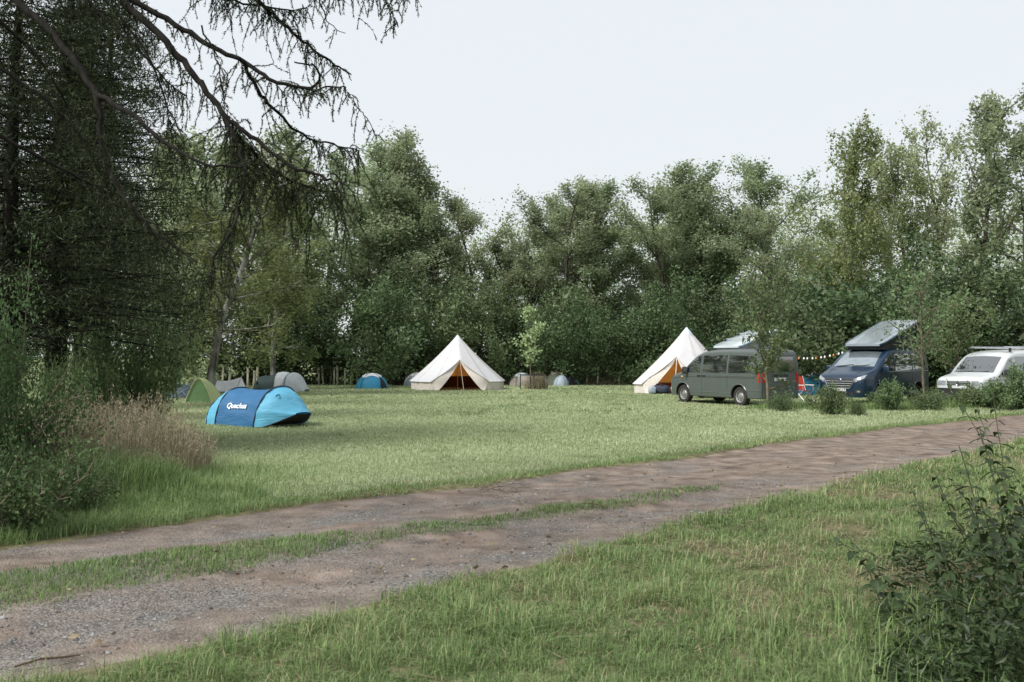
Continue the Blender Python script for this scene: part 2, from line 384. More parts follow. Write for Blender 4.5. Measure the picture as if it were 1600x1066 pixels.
def broadleaf(seed, H=10.0, r=0.13, base=0.22, spread=2.6, el=0.9, nprim=20, up=0.10, nleaf=15000, leaf=0.15, sig=0.24, stems=1, lean=0.12, droop=0.0, shape=0.7, flat=0.3, nsec=6, weep=0.0, wob=0.16):
    rng = np.random.RandomState(seed); br, anch = [], []
    for s in range(stems):
        az = rng.uniform(0, 6.28) + s * 6.28 / stems
        d0 = np.array([math.cos(az) * lean * (1.0 if stems > 1 else 0.4), math.sin(az) * lean * (1.0 if stems > 1 else 0.4), 1.0]); d0 /= np.linalg.norm(d0)
        h = H * (1.0 if s == 0 else rng.uniform(0.72, 0.95)); st = path((math.cos(az) * r * (stems > 1), math.sin(az) * r * (stems > 1), -0.15), d0, h, rng, 12, 0.03, 0.055)
        st[:, 2] *= h / st[-1, 2]; tt = np.linspace(0, 1, 12); br.append((st, r * (1 - tt) ** 0.8 * (0.9 if stems > 1 else 1) + 0.012))
        anch.append(st[-3:])
        n1 = max(4, int(nprim / (1 + 0.35 * (stems - 1))))
        for i in range(n1):
            t = base + (0.97 - base) * (i + rng.uniform(0, 1)) / n1; q = np.array([np.interp(t, tt, st[:, c]) for c in range(3)])
            tq = (t - base) / (1 - base); prof = (1 - tq ** 2.3) ** (shape + 0.15) * (0.55 + 0.45 * min(1, (t - base) / 0.18)) + 0.12
            L = spread * prof * rng.uniform(0.65, 1.25); a = i * 2.4 + rng.uniform(-0.5, 0.5); e = el * rng.uniform(0.6, 1.25) * (0.6 + 0.6 * t)
            d = np.array([math.cos(a) * math.cos(e), math.sin(a) * math.cos(e), math.sin(e)])
            P = path(q, d, L, rng, 7, up - weep * 0.5, wob); r1 = max(0.012, r * 0.42 * (1 - t) ** 0.5 + 0.01); br.append((P, np.linspace(r1, 0.008, 7))); qn = max(2, int(L / 0.16)); qu = rng.uniform(2.0, 6, qn); anch.append(np.stack([np.interp(qu, np.arange(7), P[:, c]) for c in range(3)], 1))
            for j in range(nsec):
                u = rng.uniform(0.22, 1.0); k0 = np.array([np.interp(u * 6, np.arange(7), P[:, c]) for c in range(3)])
                d2 = d + rng.normal(size=3) * 0.75; d2[2] += 0.15 - weep * 1.2; d2 /= np.linalg.norm(d2)
                Q = path(k0, d2, L * rng.uniform(0.25, 0.55) * (1 + weep), rng, 5, up * 0.6 - weep, wob); br.append((Q, np.linspace(max(0.008, r1 * 0.4), 0.005, 5)))
                qn = max(2, int(np.linalg.norm(Q[-1] - Q[0]) / 0.07)); qu = rng.uniform(0.15, 4, qn); anch.append(np.stack([np.interp(qu, np.arange(5), Q[:, c]) for c in range(3)], 1))
    A = np.concatenate(anch); idx = rng.randint(0, len(A), nleaf)
    dens = vnoise(A[:, 0] * 0.9 + seed, A[:, 2] * 0.9 + A[:, 1] * 0.9); keep = dens[idx] + rng.uniform(-0.2, 0.2, nleaf) > 0.30; idx = idx[keep]
    off = rng.normal(size=(len(idx), 3)) * sig
    if droop: off[:, 2] -= np.abs(rng.normal(size=len(idx))) * droop; off[:, :2] *= 0.7
    C = A[idx] + off; C[:, 2] = np.maximum(C[:, 2], 0.08)
    ct = vnoise(C[:, 0] * 1.3 + 7, C[:, 2] * 1.3 + C[:, 1]); t = np.clip(0.55 * ct + 0.45 * rng.uniform(0, 1, len(C)), 0, 1)
    V, Fq, T = leaf_quads(C, leaf, rng, 0.6, droop=0.25 + weep, flat=flat, tint=t, jit=0.6)
    tv, tf = tubes_np(br, 5)
    return (np_mesh('trunk', tv, tf, smooth=True), np_mesh('crown', V, Fq, tint=T))
def bush(seed, H=3.0, R=1.8, nstem=9, nleaf=9000, leaf=0.11, sig=0.18, el=1.0, flat=0.3, droop=0.0):
    rng = np.random.RandomState(seed); br, anch = [], []
    for s in range(nstem):
        a = s * 2.4 + rng.uniform(-0.4, 0.4); e = rng.uniform(0.55, 1.35) * el; e = min(e, 1.5)
        L = H * rng.uniform(0.75, 1.1) / max(0.55, math.sin(e)) * (0.85 if s else 1.0); L = min(L, math.hypot(H, R) * 1.05)
        d = np.array([math.cos(a) * math.cos(e), math.sin(a) * math.cos(e), math.sin(e)])
        P = path((0.1 * math.cos(a), 0.1 * math.sin(a), -0.05), d, L, rng, 7, -0.02, 0.10); br.append((P, np.linspace(0.03 * H / 3, 0.006, 7)))
        for j in range(9):
            u = rng.uniform(0.12, 1.0); k0 = np.array([np.interp(u * 6, np.arange(7), P[:, c]) for c in range(3)])
            d2 = d * 0.6 + rng.normal(size=3) * 0.7; d2[2] += 0.15; d2 /= np.linalg.norm(d2)
            Q = path(k0, d2, R * rng.uniform(0.25, 0.6), rng, 5, 0.02, 0.16); br.append((Q, np.linspace(0.010, 0.004, 5)))
            anch.append(Q); anch.append(Q[2:])
    A = np.concatenate(anch); A = A[A[:, 2] > 0.02]; idx = rng.randint(0, len(A), nleaf); C = A[idx] + rng.normal(size=(nleaf, 3)) * sig
    C = C[(C[:, 2] > 0.05)]
    ct = vnoise(C[:, 0] * 2 + 3, C[:, 2] * 2 + C[:, 1]); t = np.clip(0.5 * ct + 0.5 * rng.uniform(0, 1, len(C)), 0, 1)
    V, Fq, T = leaf_quads(C, leaf, rng, 0.55, droop=0.2 + droop, flat=flat, tint=t)
    tv, tf = tubes_np(br, 5)
    return (np_mesh('stems', tv, tf, smooth=True), np_mesh('foliage', V, Fq, tint=T))
def spruce(seed, H=19.0, r=0.19, base=0.12, spread=3.2, nspray=36000, bare=0.28):
    rng = np.random.RandomState(seed); br = []; tt = np.linspace(0, 1, 14)
    st = path((0, 0, -0.2), (0, 0, 1), H, rng, 14, 0.05, 0.012); br.append((st, r * (1 - tt) ** 0.9 + 0.015))
    C, L_ = [], []
    z = base * H
    while z < H * 0.98:
        t = z / H
        for k in range(rng.randint(4, 7)):
            a = rng.uniform(0, 6.28); L = (spread * (1 - t) ** 0.75 + 0.25) * rng.uniform(0.7, 1.15); q = np.array([np.interp(t, tt, st[:, c]) for c in range(3)])
            d = np.array([math.cos(a), math.sin(a), 0.25 - 0.5 * (1 - t) + rng.uniform(-0.15, 0.15)]); d /= np.linalg.norm(d)
            P = path(q, d, L, rng, 7, 0.015, 0.07); br.append((P, np.linspace(0.035 * (1 - t) + 0.01, 0.006, 7)))
            w_ = int(rng.uniform(0.5, 1.3) * L * 26 * (0.55 if t < bare else 1.0)); u = rng.uniform(0.12, 1, w_) ** 0.8 * 6
            Q = np.stack([np.interp(u, np.arange(7), P[:, c]) for c in range(3)], 1); side = np.cross(d, [0, 0, 1]); side /= np.linalg.norm(side) + 1e-9
            Q = Q + side * (rng.normal(size=(w_, 1)) * 0.35 * (1 - u[:, None] / 8)); Q[:, 2] -= np.abs(rng.normal(size=w_)) * 0.22; C.append(Q)
        z += H * 0.021 * rng.uniform(0.7, 1.2)
    C = np.concatenate(C); rep = max(1, int(nspray / len(C))); C = np.repeat(C, rep, 0) + rng.normal(size=(len(C) * rep, 3)) * np.array([0.10, 0.10, 0.10])
    V, Fq, T = leaf_quads(C, 0.13, rng, 0.16, droop=0.5, flat=0.2, jit=0.5); tv, tf = tubes_np(br, 6)
    return (np_mesh('trunk', tv, tf, smooth=True), np_mesh('crown', V, Fq, tint=T))
def plant(name, meshes, mats, loc, sc, rz, label, cat, group=None, parts=('trunk', 'crown')):
    o = empty(name, loc, rz); o.scale = sc if hasattr(sc, '__len__') else (sc, sc, sc)
    for me, mt, pn in zip(meshes, mats, parts): link(pn, me, mt, o)
    return tag(o, label, cat, group)
def gz(x, y): return float(hgt(np.array([x]), np.array([y]))[0]) * max(0, 1 - math.hypot(x, y) / 150)
def top_h(px, top, Y): return at(px, top, Y).z

# ------------------------------------------------------------------ the wood behind the field
POP = [broadleaf(11 + i, 10, 0.12, 0.20, sp, el, np_, 0.10, 30000, 0.105, 0.16, stems=s_, lean=ln, shape=sh) for i, (sp, el, np_, s_, ln, sh) in enumerate([(2.3, 1.0, 24, 1, 0.1, 0.6), (1.9, 1.1, 22, 2, 0.16, 0.65), (2.8, 0.85, 22, 1, 0.2, 0.7), (2.0, 0.95, 20, 3, 0.22, 0.6), (2.5, 0.75, 20, 2, 0.26, 0.75), (2.2, 0.9, 26, 1, 0.15, 0.5)])]
OPEN = [broadleaf(41 + i, 10, 0.14, 0.34, 2.5, 0.95, 15, 0.14, 12000, 0.125, 0.16, stems=s_, lean=0.25, shape=0.45, nsec=6, wob=0.2) for i, s_ in enumerate((2, 1))]
BIR = [broadleaf(51 + i, 10, 0.10, 0.16, 2.1, 0.9, 24, 0.06, 19000, 0.105, 0.15, droop=0.45, shape=0.6, weep=0.12, lean=0.1) for i in range(2)]
SHR = [bush(61 + i, H, R, 11, n, 0.17, 0.22) for i, (H, R, n) in enumerate([(5.0, 2.6, 9000), (5.0, 2.2, 9000), (3.0, 2.2, 7500), (3.0, 1.9, 7500), (6.0, 2.4, 10000)])]
PB, PS, BB = (M['bark'], M['leaf_poplar']), (M['bark'], M['leaf_shrub']), (M['bark_birch'], M['leaf_birch'])
GB = 'tall trees of the wood behind the field'
trees = [  # px, top row, distance, variant, width factor, label
    (300, 255, 56, 2, 1.15, 'greenish tree showing between the dark spruces, above the slate grey tent'),
    (352, 240, 60, 3, 1.1, 'tree seen through drooping spruce twigs, above the pale ridge tent'),
    (405, 238, 63, 0, 1.0, 'pale tree top just right of the long hanging spruce branch'),
    (458, 228, 62, 1, 1.15, 'tall slender multi-stemmed tree behind the spruce curtain, left of centre wood'),
    (520, 232, 66, 3, 1.1, 'tall tree whose top meets the lowest spruce branch tips'),
    (588, 224, 64, 0, 1.0, 'tallest pale green tree in the left half, above the blue and white dome tent'),
    (655, 236, 64, 5, 1.0, 'tall pale tree with feathery top, directly left of the gap in the skyline'),
    (706, 262, 66, 1, 0.9, 'narrow tree stepping down to the low skyline, above the left bell tent'),
    (752, 326, 65, 2, 0.9, 'low rounded tree behind the apex of the left bell tent, at the skyline dip'),
    (800, 330, 68, 5, 0.95, 'lowest tree top of the skyline, above the pale young tree'),
    (846, 312, 65, 4, 1.05, 'spreading tree above the small tents, first right of the skyline dip'),
    (900, 305, 66, 2, 1.0, 'tree with a forked leaning trunk above the bare sapling'),
    (950, 296, 65, 0, 1.05, 'round topped tree just left of the bright gaps in the wood'),
    (1004, 302, 68, 3, 1.0, 'multi-stemmed tree with bright sky gaps between its dark limbs'),
    (1052, 300, 66, 4, 1.0, 'open branched tree above the right bell tent'),
    (1104, 280, 65, 1, 1.1, 'tall twin-stemmed tree just right of the right bell tent apex'),
    (1160, 276, 64, 5, 1.1, 'tall leafy tree directly above the white pop-up camper roof'),
    (1212, 268, 63, 2, 0.95, 'tall tree left of the weeping birch, behind the young tree at the grey van'),
    (1256, 330, 58, 4, 0.9, 'shorter dark tree tucked against the left side of the weeping birch')]
for i, (px, top, Yd, v, wf, lab) in enumerate(trees):
    g = at(px, 560, Yd); h = top_h(px, top, Yd) / 10.0 * 1.0
    plant('broadleaf_tree', POP[v], PB, (g.x, Yd, 0), (h * wf * 1.25, h * wf * 1.25, h), 1.3 * i, lab, 'tree', GB)
OB = (M['bark'], M['leaf_birch'])
for px, top, Yd, ms, mt, wf, nm, lab in [
    (1322, 196, 50, BIR[0], BB, 1.0, 'birch_tree', 'tall weeping birch with hanging sprays behind the blue van'),
    (1400, 232, 53, BIR[1], BB, 1.0, 'birch_tree', 'second weeping birch right of the tallest one, behind the raised blue van roof'),
    (1462, 205, 55, OPEN[0], PB, 0.95, 'broadleaf_tree', 'open crowned tree with dark forked limbs against the sky, right of the birches'),
    (1512, 176, 52, OPEN[1], PB, 1.0, 'broadleaf_tree', 'tall thin-leaved tree with bare lower limbs, left of the right-hand sky gap'),
    (1622, 150, 46, OPEN[0], PB, 1.1, 'broadleaf_tree', 'tree reaching in from the right edge above the white van'),
    (330, 235, 42, BIR[1], BB, 1.7, 'birch_tree', 'olive green birch among the spruces, behind the small grey tents'),
    (428, 290, 50, BIR[0], BB, 1.4, 'birch_tree', 'lower birch half hidden by the hanging spruce curtain')]:
    g = at(px, 560, Yd); h = top_h(px, top, Yd) / 10.0
    plant(nm, ms, mt, (g.x, Yd, 0), (h * wf, h * wf, h), px * 0.7, lab, 'tree')
GS = 'dark shrubs along the edge of the wood'
shr = [(372, 430, 58, 4, 'dark shrub behind the pale ridge tent'), (432, 548, 60, 3, 'small round conifer-like bush behind the dark green tunnel tent'), (455, 440, 60, 0, 'large dark shrub behind the dark green tunnel tent'), (505, 470, 60, 1, 'wide dark shrub behind the row of pale stakes'),
       (556, 430, 61, 4, 'tall dark shrub above the blue and white dome tent'), (618, 428, 58, 0, 'rounded grey green shrub left of the left bell tent, higher than its neighbours'), (655, 520, 60, 2, 'low glossy shrub touching the left slope of the left bell tent'), (590, 560, 60, 3, 'low bush right behind the blue and white dome tent'),
       (690, 440, 60, 1, 'dark shrub behind the left slope of the left bell tent'), (742, 430, 59, 0, 'dark rounded shrub behind the left bell tent apex'), (792, 470, 58, 4, 'dark shrub between the left bell tent and the pale young tree'), (846, 420, 60, 1, 'tall dark shrub behind the pale young tree'),
       (893, 470, 58, 0, 'dark shrub above the grey and teal tents'), (946, 450, 60, 4, 'dark shrub behind the bare sapling'), (990, 520, 60, 2, 'bright green low bush left of the right bell tent'), (1020, 420, 60, 1, 'tall dark shrub left behind the right bell tent'),
       (1090, 430, 58, 0, 'dark shrub behind the right slope of the right bell tent'), (1142, 460, 56, 4, 'dark shrub above the white camper roof'), (1196, 440, 55, 1, 'dark shrub right of the white camper roof'), (1290, 440, 52, 4, 'dark shrub at the foot of the tall weeping birch'),
       (1440, 400, 48, 0, 'dense dark shrub above the raised blue van roof'), (1500, 380, 46, 4, 'dense dark shrub between the blue and white vans'), (1560, 400, 47, 1, 'dark shrub above the white van roof'), (1612, 350, 44, 0, 'dense dark shrub at the right edge, behind the white van')]
SH0 = (5.0, 5.0, 3.0, 3.0, 6.0)
for i, (px, top, Yd, v, lab) in enumerate(shr):
    g = at(px, 560, Yd); h = top_h(px, top, Yd) / SH0[v] * 0.95
    plant('shrub', SHR[v], PS, (g.x, Yd, 0), (max(h, 0.75), max(h, 0.75), h), 2.1 * i, lab, 'shrub', GS, ('stems', 'foliage'))
for i, (px, top, Yd, wf, lab) in enumerate([(1240, 488, 46, 0.9, 'sunlit yellow green bush between the grey van and the blue tent'), (1300, 478, 45, 1.1, 'sunlit yellow green bush above the blue tent, left of the blue van'), (1345, 430, 47, 1.0, 'tall sunlit bush directly behind the blue van windscreen')]):
    g = at(px, 560, Yd); h = top_h(px, top, Yd) / 3.0 * 0.95
    plant('bush', SHR[2 + i % 2], (M['bark'], M['leaf_bright']), (g.x, Yd, 0), (h * wf, h * wf, h), i * 2.0, lab, 'bush', None, ('stems', 'foliage'))
# the mass of the wood farther back, and the weeds along its foot
rng = np.random.RandomState(77)
Cs = []
for k in range(520):
    px = rng.uniform(200, 1750); Yd = rng.uniform(69, 84); ztop = np.interp(px, [200, 640, 745, 800, 1000, 1200, 1300, 1750], [13.5, 13.5, 10.3, 10.3, 11.6, 12.2, 12.5, 12.5]); c = at(px, 560, Yd); z = rng.uniform(0, 1) ** 0.9 * ztop
    n = rng.randint(140, 280); Cs.append(rng.normal(size=(n, 3)) * np.array([1.3, 1.0, 0.9]) + np.array([c.x, Yd, z + 0.4]))
for k in range(260):
    px = rng.uniform(-220, 330); Yd = rng.uniform(45, 66); c = at(px, 560, Yd); z = rng.uniform(0, 1) * 10.0; n = rng.randint(110, 200)
    Cs.append(rng.normal(size=(n, 3)) * np.array([1.1, 0.9, 0.8]) + np.array([c.x, Yd, z + 0.3]))
C = np.concatenate(Cs); C = C[C[:, 2] > 0.1]
V, Fq, T = leaf_quads(C, 0.20, rng, 0.6, jit=0.5)
tag(link('woodland', np_mesh('woodland', V, Fq, tint=T), M['leaf_poplar']), 'deep shaded foliage of the wood behind the front row of trees', 'woodland', kind='stuff')
Cs = []
for k in range(900):
    px = rng.uniform(230, 1300); Yd = rng.uniform(59.0, 63) if px > 330 else rng.uniform(47, 58); c = at(px, 560, Yd); hh = rng.uniform(0.25, 1.15) * (0.5 + vnoise(c.x * 0.6, 3.0))
    n = int(rng.randint(24, 46)); q = rng.normal(size=(n, 3)) * np.array([0.28, 0.28, 0.0]); q[:, 2] = rng.uniform(0, hh, n); Cs.append(q + np.array([c.x, Yd, 0.02]))
C = np.concatenate(Cs); V, Fq, T = leaf_quads(C, 0.14, rng, 0.4, flat=-0.4)
tag(link('undergrowth', np_mesh('undergrowth', V, Fq, tint=T), M['leaf_bright']), 'weeds and brambles along the foot of the wood', 'undergrowth', kind='stuff')

# ------------------------------------------------------------------ spruces on the left
SPR = [spruce(91, 13.5, 0.19, 0.22, 3.3), spruce(92, 12.5, 0.15, 0.22, 2.9), spruce(93, 12, 0.13, 0.24, 2.6)]
SM = (M['bark_spruce'], M['needle'])
for px, Yd, v, sc, lab in [(10, 17, 0, 1.0, 'dark spruce trunk at the left edge, second from the camera'), (88, 19, 0, 1.1, 'spruce with the thickest reddish trunk, left of the shrubs'), (150, 26, 1, 1.1, 'dark spruce just right of the thick reddish trunk'), 
                           (168, 33, 2, 1.15, 'slim spruce with a pale streaked trunk above the leafy shrub'), (-20, 38, 0, 1.1, 'far spruce behind the left edge trunk'), (120, 42, 1, 1.2, 'far dark spruce behind the leafy shrub')]:
    g = at(px, 560, Yd); plant('spruce_tree', SPR[v], SM, (g.x, Yd, gz(g.x, Yd)), (sc, sc, sc * min(1.0, 0.35 + Yd * 0.022)), px * 1.7, lab, 'tree', 'dark spruces on the left')

# the near spruce whose long branches hang into the picture
NS = empty('spruce_tree', (-6.6, 9.0, 0)); tag(NS, 'nearest spruce, its long bare branches with drooping twigs hang across the upper left', 'tree')
rng = np.random.RandomState(7)
NO = np.array([-6.6, 9.0, 0.0])
tr_p = np.stack([np.zeros(9), np.zeros(9), np.linspace(-0.2, 15, 9)], 1); tr_p[:, :2] += rng.normal(size=(9, 2)) * 0.03
tv, tf = tubes_np([(tr_p, np.linspace(0.24, 0.05, 9))], 12)
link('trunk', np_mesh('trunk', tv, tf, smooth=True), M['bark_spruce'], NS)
def br3(pts, Y0, Y1):
    n = len(pts); return np.array([[*at(a, b_, Y0 + (Y1 - Y0) * i / (n - 1))] for i, (a, b_) in enumerate(pts)])
def root(z): return np.array([-6.6, 9.0, z])
# (pixel route, near distance, far distance, thick, thin, root height or None, twig density, twig length)
routes = [
    ([(-60, -70), (27, 0), (90, 63), (130, 112), (151, 150)], 8.6, 8.0, 0.038, 0.026, 7.4, 12, 0.30),
    ([(151, 150), (157, 216), (171, 270), (194, 311), (239, 360), (306, 410)], 8.0, 7.6, 0.026, 0.007, None, 30, 0.30),
    ([(151, 150), (203, 176), (252, 221), (315, 257), (378, 261)], 8.0, 7.2, 0.024, 0.007, None, 34, 0.34),
    ([(60, -150), (185, 0), (252, 58), (288, 99), (315, 131), (347, 180), (369, 198), (414, 230), (455, 261), (504, 279), (527, 288)], 8.2, 7.4, 0.038, 0.008, 8.0, 24, 0.28),
    ([(351, 185), (374, 230), (383, 270), (380, 311), (360, 360), (333, 405), (322, 445)], 7.7, 7.0, 0.018, 0.006, None, 60, 0.36),
    ([(360, 198), (392, 234), (432, 270), (477, 293), (535, 300)], 7.7, 8.2, 0.018, 0.006, None, 80, 0.44),
    ([(80, -70), (234, 14), (288, 47), (333, 74), (374, 92), (405, 113), (432, 131), (477, 140), (496, 130), (501, 115), (490, 101), (460, 97)], 8.8, 8.2, 0.03, 0.006, 8.6, 20, 0.24),
    ([(477, 140), (510, 137), (536, 135), (548, 150), (558, 167), (572, 185), (588, 212)], 8.3, 8.3, 0.008, 0.003, None, 26, 0.18),
    ([(374, 92), (396, 131), (419, 162), (450, 194), (477, 216), (518, 225), (562, 236)], 8.3, 9.0, 0.018, 0.006, None, 60, 0.38),
    ([(300, -90), (400, 0), (432, 27), (468, 59), (495, 81), (522, 99), (549, 117)], 8.8, 9.2, 0.026, 0.006, 9.2, 40, 0.22),
    ([(60, -90), (140, 0), (171, 40), (212, 72), (234, 99), (290, 150)], 9.5, 9.0, 0.022, 0.006, 8.2, 34, 0.28),
    ([(315, 40), (338, 90), (347, 131), (351, 170)], 8.4, 8.2, 0.008, 0.003, None, 24, 0.14),
    ([(330, -90), (430, -50), (480, -35), (560, -40), (640, -30), (712, -12)], 8.8, 9.4, 0.024, 0.005, 9.8, 70, 0.30),
    ([(560, -40), (600, -8), (612, 20), (622, 40)], 9.2, 9.3, 0.008, 0.003, None, 36, 0.16),
    ([(480, -35), (505, 10), (512, 40), (540, 52)], 9.0, 9.1, 0.008, 0.003, None, 14, 0.16),
    ([(200, -120), (300, -40), (330, -5), (380, 5), (440, 15), (480, 12)], 9.0, 9.0, 0.02, 0.005, 9.4, 42, 0.30),
    ([(120, -60), (180, 20), (240, 95), (262, 170), (270, 230)], 8.8, 8.6, 0.016, 0.004, None, 40, 0.34),
    ([(-80, 60), (20, 120), (90, 170), (140, 230), (170, 300)], 9.6, 9.8, 0.03, 0.006, 6.4, 26, 0.30),
    ([(-80, 160), (30, 230), (110, 270), (200, 320), (260, 390)], 9.8, 10.4, 0.03, 0.006, 5.6, 26, 0.32),
    ([(-90, -40), (0, 30), (60, 90), (110, 170), (130, 240)], 10.2, 10.6, 0.03, 0.006, 7.0, 28, 0.32)]
wood, Pn, Dn, Tn = [], [], [], []
for pts, Ya, Yb, ra, rb, rz_, dens, tl in routes:
    P = br3(pts, Ya, Yb)
    if rz_ is not None: P = np.vstack([root(rz_), P])
    k = len(P); u = np.linspace(0, k - 1, (k - 1) * 4 + 1)          # smooth the route
    Q = np.stack([np.interp(u, np.arange(k), P[:, c]) for c in range(3)], 1)
    for _ in range(2): Q[1:-1] = 0.25 * Q[:-2] + 0.5 * Q[1:-1] + 0.25 * Q[2:]
    Q[1:-1] += rng.normal(size=Q[1:-1].shape) * 0.008
    wood.append((Q, np.linspace(ra, rb, len(Q))))
    seg = np.linalg.norm(np.diff(Q, axis=0), axis=1); cum = np.concatenate([[0], np.cumsum(seg)]); Lt = cum[-1]
    nt_ = int(Lt * dens * 1.25); s = rng.uniform(0.15 if rz_ is not None else 0.0, 1, nt_) * Lt
    s = s[vnoise(s * 2.6 + ra * 900, np.full(nt_, 3.3 + Ya)) > 0.30]
    B = np.stack([np.interp(s, cum, Q[:, c]) for c in range(3)], 1)
    for b0 in B:
        L = tl * (0.22 + 1.9 * rng.beta(1.2, 2.4)); d = np.array([rng.normal() * 0.55, rng.normal() * 0.55, rng.uniform(-0.9, 0.35)])
        T_ = path(b0, d / np.linalg.norm(d), L, rng, 6, -0.38, 0.22); wood.append((T_, np.linspace(0.0035, 0.0018, 6)))
        nn = int(L * 230); uu = rng.uniform(0.08, 1, nn) * 5
        Pn.append(np.stack([np.interp(uu, np.arange(6), T_[:, c]) for c in range(3)], 1)); tg = T_[-1] - T_[0]; tg /= np.linalg.norm(tg)
        Dn.append(np.repeat(tg[None], nn, 0)); Tn.append(np.full(nn, rng.uniform(0, 1)))
        if rng.rand() < 0.45:
            e0 = T_[rng.randint(1, 5)]; d = rng.normal(size=3) * 0.6; d[2] -= 0.6
            T2 = path(e0, d / np.linalg.norm(d), L * 0.5, rng, 4, -0.3, 0.2); wood.append((T2, np.linspace(0.0025, 0.0015, 4))); nn = int(L * 70); uu = rng.uniform(0, 1, nn) * 3
            Pn.append(np.stack([np.interp(uu, np.arange(4), T2[:, c]) for c in range(3)], 1)); tg = T2[-1] - T2[0]; Dn.append(np.repeat(tg[None] / np.linalg.norm(tg), nn, 0)); Tn.append(np.full(nn, rng.uniform(0, 1)))
tv, tf = tubes_np([(a - NO, r_) for a, r_ in wood if r_[0] > 0.0036], 7)
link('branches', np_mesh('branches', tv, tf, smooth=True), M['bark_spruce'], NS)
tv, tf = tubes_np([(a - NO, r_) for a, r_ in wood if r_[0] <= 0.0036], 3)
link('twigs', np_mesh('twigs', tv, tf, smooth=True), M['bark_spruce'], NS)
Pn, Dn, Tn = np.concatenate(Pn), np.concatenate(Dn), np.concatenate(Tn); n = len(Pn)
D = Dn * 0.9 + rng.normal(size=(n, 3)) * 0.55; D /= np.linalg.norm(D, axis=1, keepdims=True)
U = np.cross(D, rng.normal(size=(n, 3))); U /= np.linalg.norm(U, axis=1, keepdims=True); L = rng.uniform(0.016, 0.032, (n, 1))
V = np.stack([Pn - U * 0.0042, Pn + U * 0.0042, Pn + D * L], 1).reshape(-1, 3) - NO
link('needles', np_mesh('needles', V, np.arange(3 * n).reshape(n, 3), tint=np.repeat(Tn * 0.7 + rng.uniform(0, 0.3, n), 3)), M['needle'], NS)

# ------------------------------------------------------------------ near shrubs on the left, young trees and bushes by the vans
NEAR = [bush(101, 2.2, 1.15, 16, 17000, 0.06, 0.14), bush(102, 1.7, 1.1, 15, 13000, 0.085, 0.14), bush(103, 1.0, 0.8, 16, 8000, 0.06, 0.11)]
NM = (M['bark_young'], M['leaf_near'])
for px, py, v, sc, rz, lab in [(-15, 775, 0, (0.68, 0.68, 1.28), 0.3, 'large dark leafy shrub at the left edge, in front of the spruce trunks'), (205, 700, 1, (0.72, 0.70, 1.45), 1.0, 'leafy shrub behind the dry grass, left of the slate grey tent'), (110, 715, 1, (0.5, 0.5, 1.0), 2.4, 'lower dark shrub between the two larger left shrubs'),
                               (10, 836, 2, (0.72, 0.6, 0.9), 0.0, 'low bramble at the left edge beside the track'), (110, 806, 2, (0.5, 0.5, 0.6), 1.8, 'low bramble clump in front of the dry grass, beside the large left shrub')]:
    g = gnd(px, py); plant('shrub', NEAR[v], NM if px != 205 else (M['bark_young'], M['leaf_bright']), (g.x, g.y, gz(g.x, g.y)), sc, rz, lab, 'shrub', None, ('stems', 'foliage'))
YT = [broadleaf(121, 4.2, 0.045, 0.16, 1.35, 0.8, 22, 0.06, 4000, 0.105, 0.13, shape=0.5, nsec=5), broadleaf(122, 4.4, 0.05, 0.30, 1.75, 0.6, 20, 0.05, 3300, 0.10, 0.17, shape=0.45, nsec=6), broadleaf(123, 3.9, 0.035, 0.26, 1.2, 0.7, 18, 0.05, 3000, 0.10, 0.14, shape=0.5, nsec=5)]
for px, py, h, v, mt, wf, rz, lab in [(1200, 640, 4.75, 0, 'leaf_bright', 0.85, 0.2, 'young leafy tree standing in front of the grey van rear'), (1446, 632, 4.4, 1, 'leaf_bright', 0.95, 1.7, 'young tree with a straight pale trunk in front of the blue van'), (1498, 622, 3.9, 2, 'leaf_bright', 1.0, 0.9, 'young thin tree in front of the white van bonnet')]:
    g = gnd(px, py); s_ = h / (4.2, 4.4, 3.9)[v]; plant('young_tree', YT[v], (M['bark_young'], M[mt]), (g.x, g.y, gz(g.x, g.y)), (s_ * wf, s_ * wf, s_), rz, lab, 'tree')
BU = [bush(131, 0.9, 0.7, 15, 4600, 0.085, 0.08), bush(132, 1.0, 0.55, 14, 3800, 0.09, 0.08), bush(133, 0.6, 0.8, 16, 4600, 0.065, 0.09)]
